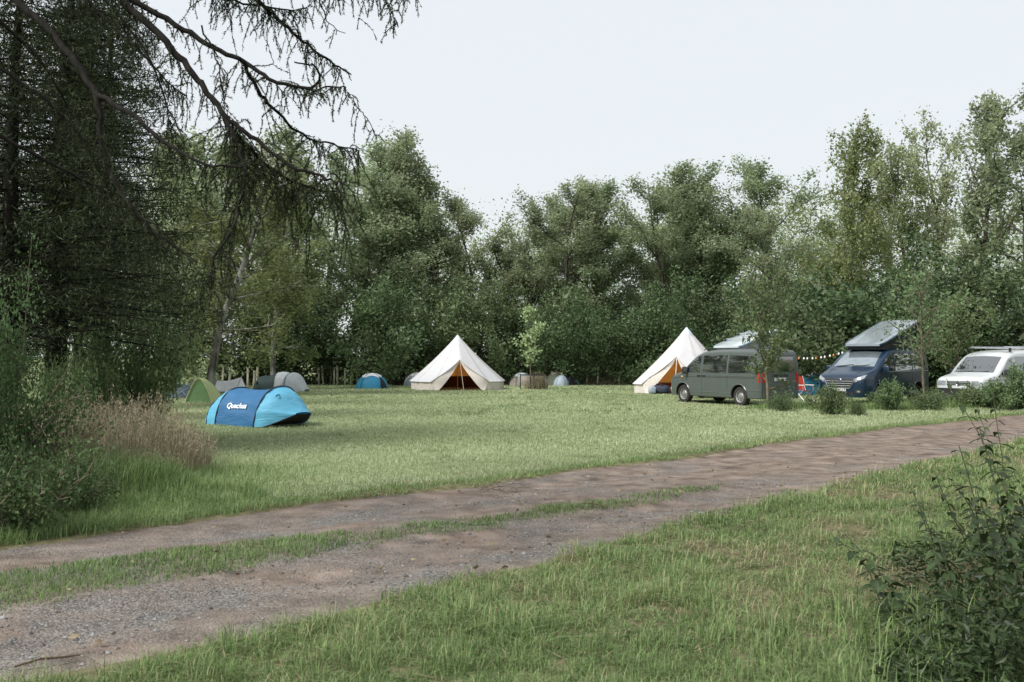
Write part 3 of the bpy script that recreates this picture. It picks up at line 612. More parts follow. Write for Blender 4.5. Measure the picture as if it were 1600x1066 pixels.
for px, py, v, sc, mt, lab in [(1300, 648, 0, (0.95, 0.9, 0.92), 'leaf_bright', 'round green bush in front of the blue van grille'), (1392, 642, 1, (0.95, 0.9, 0.92), 'leaf_bright', 'upright green bush by the front wheel of the blue van'), (1452, 641, 2, (1.1, 0.9, 0.95), 'leaf_bright', 'low spreading bush right of the upright one, at the pale trunk'),
                               (1340, 650, 2, (0.5, 0.5, 0.6), 'leaf_bright', 'tiny tuft-like bush right of the round bush'), (1222, 643, 2, (0.85, 0.8, 0.8), 'leaf_bright', 'low weedy bush at the foot of the young tree by the grey van'),
                               (1510, 630, 0, (1.4, 1.0, 1.15), 'leaf_shrub', 'dark bramble in front of the white van, nearest the blue van'), (1556, 632, 2, (1.5, 1.1, 1.9), 'leaf_shrub', 'dark bramble below the white van driver door'), (1530, 637, 0, (1.2, 0.9, 0.85), 'leaf_shrub', 'dark bramble in front of the white van bumper, between its two neighbours'), (1578, 640, 0, (1.2, 1.0, 0.95), 'leaf_shrub', 'dark bramble left of the leafy bush at the right edge'), (1482, 633, 2, (1.2, 0.9, 1.2), 'leaf_shrub', 'low dark bramble between the blue van tail and the white van'), (1600, 640, 1, (1.4, 1.2, 1.35), 'leaf_bright', 'leafy bush at the right edge in front of the white van')]:
    g = gnd(px, py); plant('bush', BU[v], (M['bark_young'], M[mt]), (g.x, g.y, gz(g.x, g.y)), (sc[0] * (0.62 if px < 1500 else 0.85), sc[1] * (0.62 if px < 1500 else 0.85), sc[2]), px, lab, 'bush', None, ('stems', 'foliage'))
# pale young tree in the guard, and the bare sapling
def slender(seed, H, clumps, nleaf, leaf, matl, loc, label, bare=False):
    rng = np.random.RandomState(seed); o = empty('young_tree', loc); br = []
    st = path((0, 0, -0.05), (0, 0, 1), H, rng, 10, 0.1, 0.03); st[:, 2] *= H / st[-1, 2]; br.append((st, np.linspace(0.035, 0.008, 10))); A = []
    for (t, dx, n) in clumps:
        q = np.array([np.interp(t * 9, np.arange(10), st[:, c]) for c in range(3)]); d = np.array([dx, rng.normal() * 0.25, abs(dx) * 0.9 + 0.15]); P = path(q, d / np.linalg.norm(d), math.hypot(dx, 0.4 * dx) + 0.2, rng, 5, 0.05, 0.12)
        br.append((P, np.linspace(0.012, 0.005, 5))); A.append(P[2:].repeat(n, 0))
        if bare:
            for _ in range(3): br.append((path(P[rng.randint(1, 5)], rng.normal(size=3) * 0.5 + d, 0.35, rng, 4, 0.05, 0.15), np.linspace(0.006, 0.003, 4)))
    tv, tf = tubes_np(br, 6); link('trunk', np_mesh('trunk', tv, tf, smooth=True), M['bark_young'], o)
    A = np.concatenate(A); idx = rng.randint(0, len(A), nleaf); C = A[idx] + rng.normal(size=(nleaf, 3)) * np.array([0.14, 0.14, 0.10]); V, Fq, T = leaf_quads(C, leaf, rng, 0.65, droop=0.3)
    link('crown', np_mesh('crown', V, Fq, tint=T), matl, o); return tag(o, label, 'tree')
g = gnd(829, 609)
slender(141, 3.95, [(0.98, 0.05, 2), (0.92, -0.2, 2), (0.9, 0.25, 2), (0.85, -0.3, 2), (0.68, 0.65, 3), (0.66, 0.3, 2), (0.62, 0.75, 2), (0.58, -0.3, 2), (0.55, 0.55, 2), (0.5, -0.65, 2), (0.47, 0.15, 2), (0.38, 0.4, 2), (0.35, -0.4, 2), (0.33, -0.1, 2)], 640, 0.16, M['leaf_pale'], (g.x, g.y, gz(g.x, g.y)), 'pale green young tree standing in the wooden guard, right of the left bell tent')
g = gnd(939, 598)
slender(142, 3.7, [(0.9, 0.3, 1), (0.85, -0.25, 1), (0.75, 0.5, 1), (0.65, -0.4, 1), (0.5, 0.6, 1), (0.4, -0.35, 1), (0.3, 0.7, 2), (0.28, -0.4, 2)], 60, 0.08, M['leaf_shrub'], (g.x, g.y, gz(g.x, g.y)), 'nearly bare thin sapling rising from a grass tussock at the wood edge', bare=True)

# ------------------------------------------------------------------ tents
def text_mesh(txt, size, shear=0.0, depth=0.0, bold=0.0):
    c = bpy.data.curves.new('lettering', 'FONT'); c.body = txt; c.size = size; c.shear = shear; c.extrude = depth; c.offset = bold
    c.align_x = 'CENTER'; c.align_y = 'CENTER'; c.resolution_u = 3
    o = bpy.data.objects.new('lettering', c); COL.objects.link(o); dg = bpy.context.evaluated_depsgraph_get()
    me = bpy.data.meshes.new_from_object(o.evaluated_get(dg)); bpy.data.objects.remove(o); bpy.data.curves.remove(c); return me
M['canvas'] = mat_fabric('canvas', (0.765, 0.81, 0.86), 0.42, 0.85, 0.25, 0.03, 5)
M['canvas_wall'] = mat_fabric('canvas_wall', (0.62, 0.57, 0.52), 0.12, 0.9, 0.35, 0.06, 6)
M['lining'] = mat_fabric('lining', (0.92, 0.40, 0.085), 0.62, 0.85, 0.15, 0.05, 4)
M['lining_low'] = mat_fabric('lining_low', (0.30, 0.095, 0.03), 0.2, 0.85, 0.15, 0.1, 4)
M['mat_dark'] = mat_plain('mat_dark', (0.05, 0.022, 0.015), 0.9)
M['seam'] = mat_plain('seam', (0.35, 0.33, 0.31), 0.8)
M['pole'] = mat_plain('pole', (0.45, 0.40, 0.34), 0.4, 0.4)
def bell_tent(loc, Ht, R, door_az, wall, label, centre_z=1.5, half=0.40, bag=False):
    o = empty('bell_tent', loc); tag(o, label, 'tent', 'white canvas bell tents')
    n = 96; nz = 14
    def edge(a):                                   # height of the lower edge of the roof at azimuth a
        d = abs((a - door_az + math.pi) % (2 * math.pi) - math.pi); t = max(0.0, 1 - d / half)
        return t
    def pan(a):                                    # stretched flat between the guyed seams
        k = 12; f = ((a - door_az) / (2 * math.pi) * k) % 1.0; return 1 - 0.034 * math.sin(math.pi * f)
    def roof(a, s, off=0.0):                       # s: 0 apex .. 1 lower edge
        t = edge(a); ze = wall + (centre_z - wall) * t; re = R * pan(a) * (1 - t) + (R * (Ht - centre_z) / (Ht - wall) + 0.30) * t
        sc = s ** 1.0; r = 0.02 + (re - 0.02) * sc - 0.07 * math.sin(math.pi * s) * (1 - t * 0.6) - off; z = Ht + (ze - Ht) * sc - (0.03 * math.sin(math.pi * s)) - off * 0.8
        return (max(r, 0.012) * math.cos(a), max(r, 0.012) * math.sin(a), z)
    az = [door_az - math.pi + 2 * math.pi * i / n for i in range(n + 1)]
    az = sorted(set(az + [door_az + half * q for q in (-1, 1)]))
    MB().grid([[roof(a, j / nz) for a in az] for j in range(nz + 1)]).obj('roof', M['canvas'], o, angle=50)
    MB().grid([[roof(a, 0.02 + 0.97 * j / nz, 0.03) for a in az] for j in range(nz + 1)]).obj('lining', M['lining'], o, angle=50)
    MB().lathe([(0.001, Ht + 0.05), (0.10, Ht - 0.06), (0.30, Ht - 0.30), (0.31, Ht - 0.33)], 'z', 24).obj('peak_cap', M['canvas'], o)
    b = MB(); b.tube([Vector(roof(a, 1.0)) + Vector((0, 0, -0.01)) for a in az], 0.014, 5, False); b.obj('eave_hem', M['seam'], o)
    for k in range(12):
        a = door_az + 2 * math.pi * (k + 0.0) / 12
        if k == 0: continue
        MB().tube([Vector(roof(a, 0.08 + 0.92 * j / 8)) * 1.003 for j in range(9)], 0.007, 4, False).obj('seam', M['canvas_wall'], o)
    dg = half * 0.86
    wa = [door_az + dg + (2 * math.pi - 2 * dg) * i / 80 for i in range(81)]
    def wl_(a, z, off=0): r = R * pan(a) * (0.975 - 0.0 * z) - off + 0.012 * math.sin(a * 23); return (r * math.cos(a), r * math.sin(a), z)
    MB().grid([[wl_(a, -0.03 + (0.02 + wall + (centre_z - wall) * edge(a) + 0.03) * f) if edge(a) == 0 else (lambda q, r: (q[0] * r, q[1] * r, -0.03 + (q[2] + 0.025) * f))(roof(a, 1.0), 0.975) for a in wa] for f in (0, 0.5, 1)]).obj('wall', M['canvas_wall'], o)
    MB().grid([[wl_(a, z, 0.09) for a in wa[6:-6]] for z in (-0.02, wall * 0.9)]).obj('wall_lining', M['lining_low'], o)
    # door: rolled flaps hanging from the A of the doorway
    for sgn in (-1, 1):
        P = []
        for j in range(11):
            t = j / 10.0; ao = half * (0.03 + 0.96 * t); ai = ao - half * (0.02 + 0.15 * t); zt_ = roof(door_az + sgn * ao, 1.0)[2] - 0.012; zb = max(-0.02, zt_ - (0.06 + 0.52 * t)); rt = math.hypot(*roof(door_az + sgn * ao, 1.0)[:2]) * 0.985
            row = []
            for i in range(5):
                f = i / 4.0; aa = door_az + sgn * (ao + (ai - ao) * f); rr = rt + 0.03 * math.sin(f * 3.1 + j); row.append((rr * math.cos(aa), rr * math.sin(aa), zt_ + (zb - zt_) * f))
            P.append(row)
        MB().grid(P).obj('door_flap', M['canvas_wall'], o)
    MB().lathe([(0.001, 0.012), (R * 0.96, 0.012)], 'z', 48).obj('groundsheet', M['mat_dark'], o)
    # bathtub band of the sheet at the back
    ba = [door_az + half * 1.2 + (2 * math.pi - 2.4 * half) * i / 60 for i in range(61)]
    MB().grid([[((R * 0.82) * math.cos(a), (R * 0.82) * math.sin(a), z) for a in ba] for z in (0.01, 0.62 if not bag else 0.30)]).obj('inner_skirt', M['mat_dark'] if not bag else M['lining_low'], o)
    MB().tube([(0, 0, 0), (0, 0, Ht)], 0.02, 8).obj('centre_pole', M['pole'], o)
    dr = R * (Ht - centre_z) / (Ht - wall) + 0.27
    foot = Vector((math.cos(door_az + 0.06) * (R * 0.98), math.sin(door_az + 0.06) * (R * 0.98), 0.0)); tp = Vector((math.cos(door_az) * dr, math.sin(door_az) * dr, centre_z))
    MB().tube([foot, tp], 0.014, 6).obj('door_pole', M['pole'], o)
    return o
p1 = at(715, 560, 51.0)
bell_tent((p1.x, 51.0, gz(p1.x, 51)), 2.74, 2.44, math.radians(-83), 0.42, 'left of the two white bell tents, its doorway open on a dark interior', 1.52, 0.66)
p2 = at(1073, 560, 46.5)
bell_tent((p2.x, 46.5, gz(p2.x, 46.5)), 3.02, 2.55, math.radians(-116), 0.42, 'right white bell tent with a bright orange doorway, partly behind the grey van', 1.70, 0.70, True)

def arch_loft(stations, n=14, power=1.0, skew=0.0):
    """stations: (x, half width, height, base z, lean) -> rows of points"""
    rows = []
    for (x, wd, h, z0, ln) in stations:
        row = []
        for i in range(n + 1):
            a = math.pi * i / n; c, s = math.cos(a), math.sin(a)
            row.append((x + ln * s, -wd * math.copysign(abs(c) ** power, c), z0 + h * s ** power))
        rows.append(row)
    return rows
def crumple(rows, amp=0.012, f=3.0, seed=0.0):
    out = []
    for r in rows:
        o_ = []
        for (x, y, z) in r:
            k = (float(fnoise(np.array([x * f * 0.6 + seed]), np.array([z * f * 2.2 + y * f * 0.5 + seed]), 3)[0]) - 0.5) * 2 * amp * min(1, z * 6 + 0.2); L = math.hypot(y, z) + 1e-6; o_.append((x, y + k * y / L, z + k * z / L))
        out.append(o_)
    return out
def densify(st, k=4):
    st = np.array(st, float); u = np.linspace(0, len(st) - 1, (len(st) - 1) * k + 1); i = np.clip(u.astype(int), 0, len(st) - 2); f = (u - i)[:, None]
    g = np.gradient(st, axis=0); f2, f3 = f * f, f * f * f
    return (2 * f3 - 3 * f2 + 1) * st[i] + (f3 - 2 * f2 + f) * g[i] + (-2 * f3 + 3 * f2) * st[i + 1] + (f3 - f2) * g[i + 1]
F = {}
for k, c in dict(blue=(0.022, 0.125, 0.275), sky=(0.11, 0.40, 0.58), navy=(0.02, 0.03, 0.055), green=(0.13, 0.24, 0.10), lime=(0.40, 0.46, 0.22), slate=(0.10, 0.135, 0.18), white=(0.72, 0.74, 0.76), grey=(0.50, 0.53, 0.56), dgreen=(0.055, 0.095, 0.095), tan=(0.52, 0.44, 0.38), olive=(0.20, 0.24, 0.16), steel=(0.32, 0.38, 0.44), teal=(0.045, 0.10, 0.115), cyan=(0.03, 0.25, 0.42), red=(0.55, 0.06, 0.03), orange=(0.7, 0.25, 0.08)).items():
    F[k] = mat_fabric('fabric_' + k, c, 0.15, 0.62, 0.5)
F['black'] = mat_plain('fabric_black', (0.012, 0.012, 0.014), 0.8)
def tent_root(name, px, py, rz, label, Y=None):
    g = gnd(px, py); o = empty(name, (g.x, g.y, gz(g.x, g.y) - 0.01), rz); return tag(o, label, 'tent')
# --- the blue pop-up tent in front
o = tent_root('pop_up_tent', 402, 664, math.radians(-31), 'blue pop-up tent with white lettering, nearest tent on the grass')
pb, pc = (-0.70, 0.74, 0.93, 0.0, 0.12), (0.62, 0.76, 0.98, 0.0, 0.20)
rear = densify([(-1.36, 0.46, 0.10, 0.0, 0), (-1.20, 0.60, 0.52, 0.0, 0.0), (-0.96, 0.69, 0.80, 0.0, 0.05), pb], 5)
mid = densify([pb, (-0.26, 0.745, 0.88, 0.0, 0.15), (0.20, 0.75, 0.90, 0.0, 0.18), pc], 6)
front = densify([pc, (0.88, 0.70, 0.80, 0.02, 0.20), (1.20, 0.54, 0.44, 0.14, 0.10), (1.56, 0.28, 0.05, 0.32, 0.0)], 6)
MB().grid(crumple(arch_loft(densify([pb, (-0.26, 0.745, 0.88, 0.0, 0.15), (0.20, 0.75, 0.90, 0.0, 0.18), pc], 14), 44, 0.85), 0.028)).obj('main_body', F['blue'], o, angle=60)
MB().grid(crumple(arch_loft(rear, 40, 0.85), 0.02)).obj('rear_panel', F['sky'], o, angle=60)
MB().grid(crumple(arch_loft(front, 44, 0.85), 0.03, 4.0, 5.0)).obj('porch_panel', F['sky'], o, angle=60)
for st in (pb, pc, (-1.10, 0.645, 0.66, 0.0, 0.02)):
    MB().tube([(Vector(q) * 1.008) for q in arch_loft([st], 30, 0.85)[0]], 0.016, 6).obj('hoop', F['navy'], o)
fl = arch_loft([(x, wd * 0.97, 0.001, z0 + 0.015, 0) for (x, wd, h, z0, ln) in densify([(-1.3, 0.44, 0, 0, 0), (-0.66, 0.73, 0, 0, 0), (0.62, 0.75, 0, 0, 0), (1.20, 0.53, 0, 0.13, 0), (1.54, 0.27, 0, 0.31, 0)], 4)], 6)
MB().grid(fl).obj('groundsheet', F['black'], o)
MB().tube([Vector((x, -wd * 1.0, z0 + 0.005)) for (x, wd, h, z0, ln) in front], 0.010, 5).obj('porch_hem', F['navy'], o)
rows = arch_loft([pc, (0.60, 0.72, 0.86, 0.01, 0.10)], 26, 0.85)
MB().tube([Vector(arch_loft([(0.84, 0.71, 0.84, 0.015, 0.20)], 40, 0.85)[0][k]) * 1.012 for k in (13, 14, 15)] + [Vector(arch_loft([(0.94, 0.68, 0.76, 0.03, 0.18)], 40, 0.85)[0][k]) * 1.012 for k in (14, 13)], 0.008, 5).obj('vent_strap', F['navy'], o)
tm = text_mesh('Quechua', 0.185, 0.18, 0.0, 0.004)
mid_bvh = BVHTree.FromPolygons(*(lambda b: (b.v, b.f))(MB().grid(arch_loft(mid, 40, 0.85))))
for v in tm.vertices:                                # wrap the lettering round the near flank
    a = math.radians(34) + v.co.y / 0.80; x, dirv = v.co.x - 0.02, Vector((0, -math.cos(a), math.sin(a)))
    h = mid_bvh.ray_cast(Vector((x, 0, 0.05)) + dirv * 3, -dirv)
    v.co = h[0] + dirv * 0.022 if h[0] else Vector((x, 0, 0.05)) + dirv * 0.8
link('lettering', tm, mat_plain('print_white', (0.8, 0.82, 0.84), 0.7), o)
# --- the small tents round the field
def dome_tent(name, px, py, rz, label, a, b_, h, body, fly=None, fly_cut=0.45, power=0.8, ribs=True, door=None, tilt=None, rib_mat=None):
    o = tent_root(name, px, py, rz, label); nu, nv = 32, 10
    def pt(u, v, k=1.0):
        th = 2 * math.pi * u; s = v ** 0.75; cr = (1 - s ** 2) ** 0.5 * (0.94 + 0.06 * math.cos(4 * th)); zz = s ** (1 / power)
        c, q = math.cos(th), math.sin(th)
        return (k * a * cr * math.copysign(abs(c) ** 0.85, c), k * b_ * cr * math.copysign(abs(q) ** 0.85, q), k * h * (s * 0.9 + 0.1 * zz))
    MB().grid([[pt(u / nu, v / nv * 0.999) for u in range(nu + 1)] for v in range(nv + 1)]).obj('tent_body', body, o, angle=60)
    if fly: MB().grid([[pt(u / nu, (fly_cut + 0.08 * math.cos(8 * math.pi * u / nu)) + (0.999 - fly_cut - 0.08 * math.cos(8 * math.pi * u / nu)) * v / nv, 1.025) for u in range(nu + 1)] for v in range(nv + 1)]).obj('flysheet', fly, o, angle=60)
    if ribs:
        for k in range(2):
            off = 0.125 + 0.25 * k; MB().tube([Vector(pt(off, v / 12 * 0.995, 1.03)) for v in range(13)] + [Vector(pt(off + 0.5, (12 - v) / 12 * 0.995, 1.03)) for v in range(13)], 0.012, 5).obj('pole', rib_mat or F['grey'], o)
    if door:
        u0, u1, col = door; MB().grid([[pt(u0 + (u1 - u0) * i / 8, 0.02 + (0.72 * math.sin(math.pi * (0.08 + 0.84 * i / 8))) * j / 6, 1.035) for i in range(9)] for j in range(7)]).obj('door', col, o)
    MB().lathe([(0.001, 0.012), (0.97, 0.012)], 'z', 24).obj('groundsheet', F['black'], o).scale = (a, b_, 1)
    if tilt: o.rotation_euler = tilt
    return o
R_ = math.radians
# green upright tent, end on
o = tent_root('ridge_tent', 320, 628, R_(-98), 'small upright green tent, end-on, just left of the blue pop-up tent')
st = densify([(0.52, 0.50, 0.86, 0, 0.0), (0.50, 0.52, 0.89, 0, -0.02), (0.0, 0.56, 0.86, 0, 0), (-0.7, 0.45, 0.55, 0, 0), (-1.0, 0.2, 0.05, 0, 0)], 4)
def tri(st, pw): return arch_loft(st, 22, pw)
MB().grid([[(x, y, z) for x, y, z in [(s[0] + s[4] * math.sin(math.pi * i / 22), -s[1] * math.cos(math.pi * i / 22) * (1 - 0.35 * math.sin(math.pi * i / 22)), s[2] * math.sin(math.pi * i / 22) ** 1.25) for i in range(23)]] for s in st]).obj('flysheet', F['lime'], o, angle=60)
MB().grid([[(0.50 - 0.03 * (1 - k), -0.49 * k * math.cos(math.pi * i / 22) * (1 - 0.35 * math.sin(math.pi * i / 22)), 0.02 + 0.80 * (math.sin(math.pi * i / 22) ** 1.25) * k) for i in range(23)] for k in (0.0, 0.35, 0.7, 1.0)]).obj('door', F['green'], o)
MB().tube([(0.53, -0.53 * math.cos(math.pi * i / 22) * (1 - 0.35 * math.sin(math.pi * i / 22)), 0.90 * math.sin(math.pi * i / 22) ** 1.25) for i in range(23)], 0.018, 5).obj('hoop', F['lime'], o)
dome_tent('dome_tent', 282, 622, 0, 'slate grey dome tent tipped on its side, left of the green tent', 0.66, 0.62, 0.55, F['slate'], None, tilt=(R_(58), R_(8), R_(20)), rib_mat=F['steel'])
dome_tent('dome_tent', 300, 613, 0.3, 'yellow green dome tent behind the slate and green tents', 0.75, 0.6, 0.82, F['lime'], None, rib_mat=F['olive'], door=(0.70, 0.80, F['olive']))
dome_tent('dome_tent', 268, 611, 0.3, 'white dome tent peeping out behind the leafy shrub', 0.55, 0.5, 0.85, F['white'])
o = tent_root('ridge_tent', 358, 614, R_(-12), 'pale grey ridge tent with pointed ends behind the blue pop-up tent')
def ridge(x, f): return [(x, -0.52 * f, 0.02), (x, -0.26 * f, 0.38), (x, 0, 0.0), (x, 0.26 * f, 0.38), (x, 0.52 * f, 0.02)]
xs_ = [-0.62, -0.5, -0.25, 0, 0.25, 0.5, 0.6]; rz__ = [0.58, 0.56, 0.55, 0.57, 0.62, 0.70, 0.74]
MB().grid([[(x, -0.50, 0.06), (x, -0.27, zr * 0.55), (x, -0.02, zr), (x, 0.02, zr), (x, 0.27, zr * 0.55), (x, 0.50, 0.06)] for x, zr in zip(xs_, rz__)]).obj('flysheet', F['grey'], o, angle=20)
for sx, zr in ((-1, 0.58), (1, 0.74)):
    MB().add([(sx * 0.61, 0, zr), (sx * 0.60, -0.5, 0.05), (sx * 1.0, -0.1, 0.0), (sx * 0.60, 0.5, 0.05)], [(0, 1, 2), (0, 2, 3)]).obj('end_panel', F['white'], o, smooth=False)
    MB().tube([(sx * 0.60, 0, 0), (sx * 0.62, 0, zr + 0.05)], 0.012, 6).obj('pole', M['pole'], o)
MB().tube([(-0.5, -0.505, 0.09), (-0.60, -0.27, 0.33), (-0.62, -0.02, 0.59)], 0.012, 5).obj('hem', F['slate'], o)
MB().tube([(-0.60, -0.505, 0.07), (0.0, -0.51, 0.06), (0.60, -0.505, 0.07)], 0.012, 5).obj('hem', F['slate'], o)
# tunnel tent, dark green and white
o = tent_root('tunnel_tent', 440, 612, R_(-8), 'dark green and white tunnel tent behind the blue pop-up tent')
MB().grid(arch_loft(densify([(-1.30, 0.60, 0.10, 0, 0), (-1.12, 0.66, 0.60, 0, 0), (-0.95, 0.7, 0.74, 0, 0), (-0.5, 0.72, 0.78, 0, 0), (-0.12, 0.75, 0.90, 0, 0)], 4), 18, 0.8)).obj('rear_section', F['dgreen'], o, angle=60)
MB().grid(arch_loft(densify([(-0.12, 0.76, 0.92, 0, 0), (0.15, 0.80, 0.95, 0, 0), (0.45, 0.8, 0.86, 0, 0)], 5), 18, 0.8)).obj('middle_section', F['white'], o, angle=60)
MB().grid(arch_loft(densify([(0.40, 0.80, 0.86, 0, 0), (0.62, 0.82, 0.92, 0, 0), (0.90, 0.72, 0.76, 0, 0.02), (1.25, 0.40, 0.12, 0, 0)], 5), 18, 0.85)).obj('porch_section', F['grey'], o, angle=60)
for sx, w_, h_ in ((-0.12, 0.77, 0.935), (0.42, 0.81, 0.87)): MB().tube([Vector(q) for q in arch_loft([(sx, w_, h_, 0, 0)], 24, 0.8)[0]], 0.016, 5).obj('hoop', F['slate'], o)
MB().grid([[(0.16 + 0.26 * i / 5, -0.815 * math.cos(0.12 + 0.75 * j / 6) ** 0.8 - 0.012, 0.94 * math.sin(0.12 + 0.75 * j / 6 * (0.35 + 0.65 * i / 5)) ** 0.8) for i in range(6)] for j in range(7)]).obj('mesh_window', F['steel'], o)
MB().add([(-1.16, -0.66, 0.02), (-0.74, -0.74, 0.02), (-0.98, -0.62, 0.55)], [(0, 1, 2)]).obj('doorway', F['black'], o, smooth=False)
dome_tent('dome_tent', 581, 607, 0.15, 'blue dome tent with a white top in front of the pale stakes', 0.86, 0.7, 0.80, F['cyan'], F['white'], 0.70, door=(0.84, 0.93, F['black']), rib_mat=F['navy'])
dome_tent('dome_tent', 652, 603, 0.5, 'white dome tent half hidden by the left bell tent', 0.80, 0.7, 0.76, F['white'], rib_mat=F['grey'], door=(0.52, 0.62, F['steel']))
o = tent_root('box_tent', 764, 601, 0.2, 'small white boxy tent top showing over the right slope of the left bell tent')
MB().grid(arch_loft([(-0.42, 0.42, 0.02, 1.1, 0), (-0.40, 0.48, 1.06, 0, 0), (0.30, 0.48, 1.10, 0, 0), (0.40, 0.50, 0.95, 0, 0), (0.50, 0.52, 0.02, 0, 0)], 12, 0.4)).obj('tent_body', F['white'], o, angle=30)
MB().box((0.15, -0.50, 0.93), (0.44, 0.02, 0.04)).obj('vent', F['navy'], o, smooth=False)
dome_tent('dome_tent', 815, 603, R_(20), 'beige dome tent behind the wooden tree guard', 0.72, 0.55, 0.74, F['tan'], F['grey'], 0.62, rib_mat=F['slate'])
dome_tent('dome_tent', 845, 602, 0.2, 'pinkish tan tent right behind the dry grass in the tree guard', 0.70, 0.5, 0.62, F['tan'], rib_mat=F['tan'])
dome_tent('dome_tent', 868, 602, 0.4, 'olive green dome tent with a pale rim right of the tree guard', 0.70, 0.5, 0.76, F['olive'], F['tan'], 0.80, rib_mat=F['tan'])
dome_tent('dome_tent', 877, 603, 0.0, 'small steel blue dome tent in front of the olive green one', 0.45, 0.45, 0.62, F['steel'], rib_mat=F['steel'])
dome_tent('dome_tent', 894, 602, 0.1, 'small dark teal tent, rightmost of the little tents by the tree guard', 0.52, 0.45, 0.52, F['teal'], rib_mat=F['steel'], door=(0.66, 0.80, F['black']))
dome_tent('dome_tent', 1247, 613, 0.4, 'dark navy dome tent right behind the grey van', 0.80, 0.7, 1.22, F['navy'], rib_mat=F['slate'])
o = dome_tent('dome_tent', 1277, 616, -0.4, 'tall blue tent with a white and red top between the grey and blue vans', 0.82, 0.72, 1.14, F['cyan'], F['white'], 0.66, rib_mat=F['red'])

# --- things in and by the tents
def blob(name, mat, loc, dims, label, cat, rz=0.0, seed=1, ridge_=0.0):
    bm = bmesh.new(); bmesh.ops.create_icosphere(bm, subdivisions=3, radius=1); rg = random.Random(seed)
    from mathutils import noise as mn
    for v in bm.verts:
        k = v.co.copy(); f = 1 + 0.16 * mn.noise(k * 1.7 + Vector((seed, 0, 0))); q = Vector([math.copysign(abs(c) ** 0.72, c) for c in k]) * f
        v.co = Vector((q.x * dims[0] / 2, q.y * dims[1] / 2, max(q.z, -0.85) * dims[2] / 2 + dims[2] * 0.42))
    me = bpy.data.meshes.new(name); bm.to_mesh(me); bm.free(); me.polygons.foreach_set('use_smooth', [True] * len(me.polygons))
    o = link(name, me, mat); o.location = loc; o.rotation_euler.z = rz; return tag(o, label, cat)
g = at(1031, 560, 44.9); bagp = (g.x, 44.9, gz(g.x, 44.9) + 0.02)
o = blob('duffel_bag', F['navy'], bagp, (0.95, 0.5, 0.42), 'dark navy bag lying in the orange doorway of the right bell tent', 'bag', -0.3, 3)
MB().tube([(-0.2, -0.2, 0.33), (-0.1, -0.25, 0.44), (0.12, -0.25, 0.44), (0.2, -0.2, 0.33)], 0.016, 6).obj('handle', F['black'], o)
g = at(1019, 560, 44.6); blob('pillow', F['steel'], (g.x, 44.6, gz(g.x, 44.6) + 0.02), (0.34, 0.28, 0.36), 'pale blue bundle at the left side of the orange doorway', 'bundle', 0.2, 5)
g = at(1056, 560, 44.9); blob('pillow', F['white'], (g.x, 44.9, gz(g.x, 44.9) + 0.02), (0.45, 0.4, 0.42), 'white bundle at the doorway, beside the grey van bonnet', 'bundle', 0.2, 6)
# wooden guard round the young tree
g = gnd(831, 609); o = empty('tree_guard', (g.x, g.y, gz(g.x, g.y))); tag(o, 'dark wooden post and rail guard round the pale young tree', 'tree guard')
cs = [(-0.58, 0.02), (-0.08, -0.55), (0.62, 0.0), (0.12, 0.60)]
for x, y in cs: MB().box((x, y, 0.38), (0.055, 0.055, 0.84), None, 0.006).obj('post', M['wood_dark'], o)
for i in range(4):
    a, b_ = Vector((*cs[i], 0.72)), Vector((*cs[(i + 1) % 4], 0.70)); d = b_ - a; MB().box((a + b_) / 2 + Vector((0, 0, 0.03)), (d.length, 0.03, 0.06), Matrix.Rotation(math.atan2(d.y, d.x), 3, 'Z')).obj('rail', M['wood_dark'], o, smooth=False)
# fence of pale stakes along the wood
fo = empty('stake_fence', (0, 58.6, 0)); tag(fo, 'fence of pale wooden stakes and thin wire along the foot of the wood', 'fence')
rg = random.Random(4); stp = MB().box((0, 0, 0.0), (0.10, 0.09, 1.0), None, 0.012).mesh('post')
stp.materials.append(M['wood_post'])
pxs = [298, 312, 328, 348, 359, 387, 397, 402, 498, 504, 517, 522, 527, 534, 539, 549, 551, 558, 596, 601, 620, 634, 788, 886, 898, 910, 917, 934, 951, 968, 989, 996]
wire = [[], []]
for i, px in enumerate(sorted(pxs)):
    Yd = 58.6 + (0.9 if i % 3 == 1 else 0.0) + rg.uniform(-0.15, 0.15) - (6 if px < 410 else 0); g = at(px, 560, Yd); hh = rg.uniform(0.95, 1.25) * (0.85 if px > 700 else 1)
    q = link('post', stp, None, fo); q.location = (g.x, Yd - 58.6, hh / 2 - 0.05); q.scale = (1, 1, hh); q.rotation_euler = (rg.uniform(-0.05, 0.05), rg.uniform(-0.06, 0.06), rg.uniform(0, 1))
    for k in (0, 1): wire[k].append((g.x, Yd - 58.6, 0.35 + 0.4 * k))
for k in (0, 1): MB().tube(wire[k], 0.003, 3).obj('wire', mat_plain('wire', (0.25, 0.25, 0.25), 0.5, 0.8), fo)

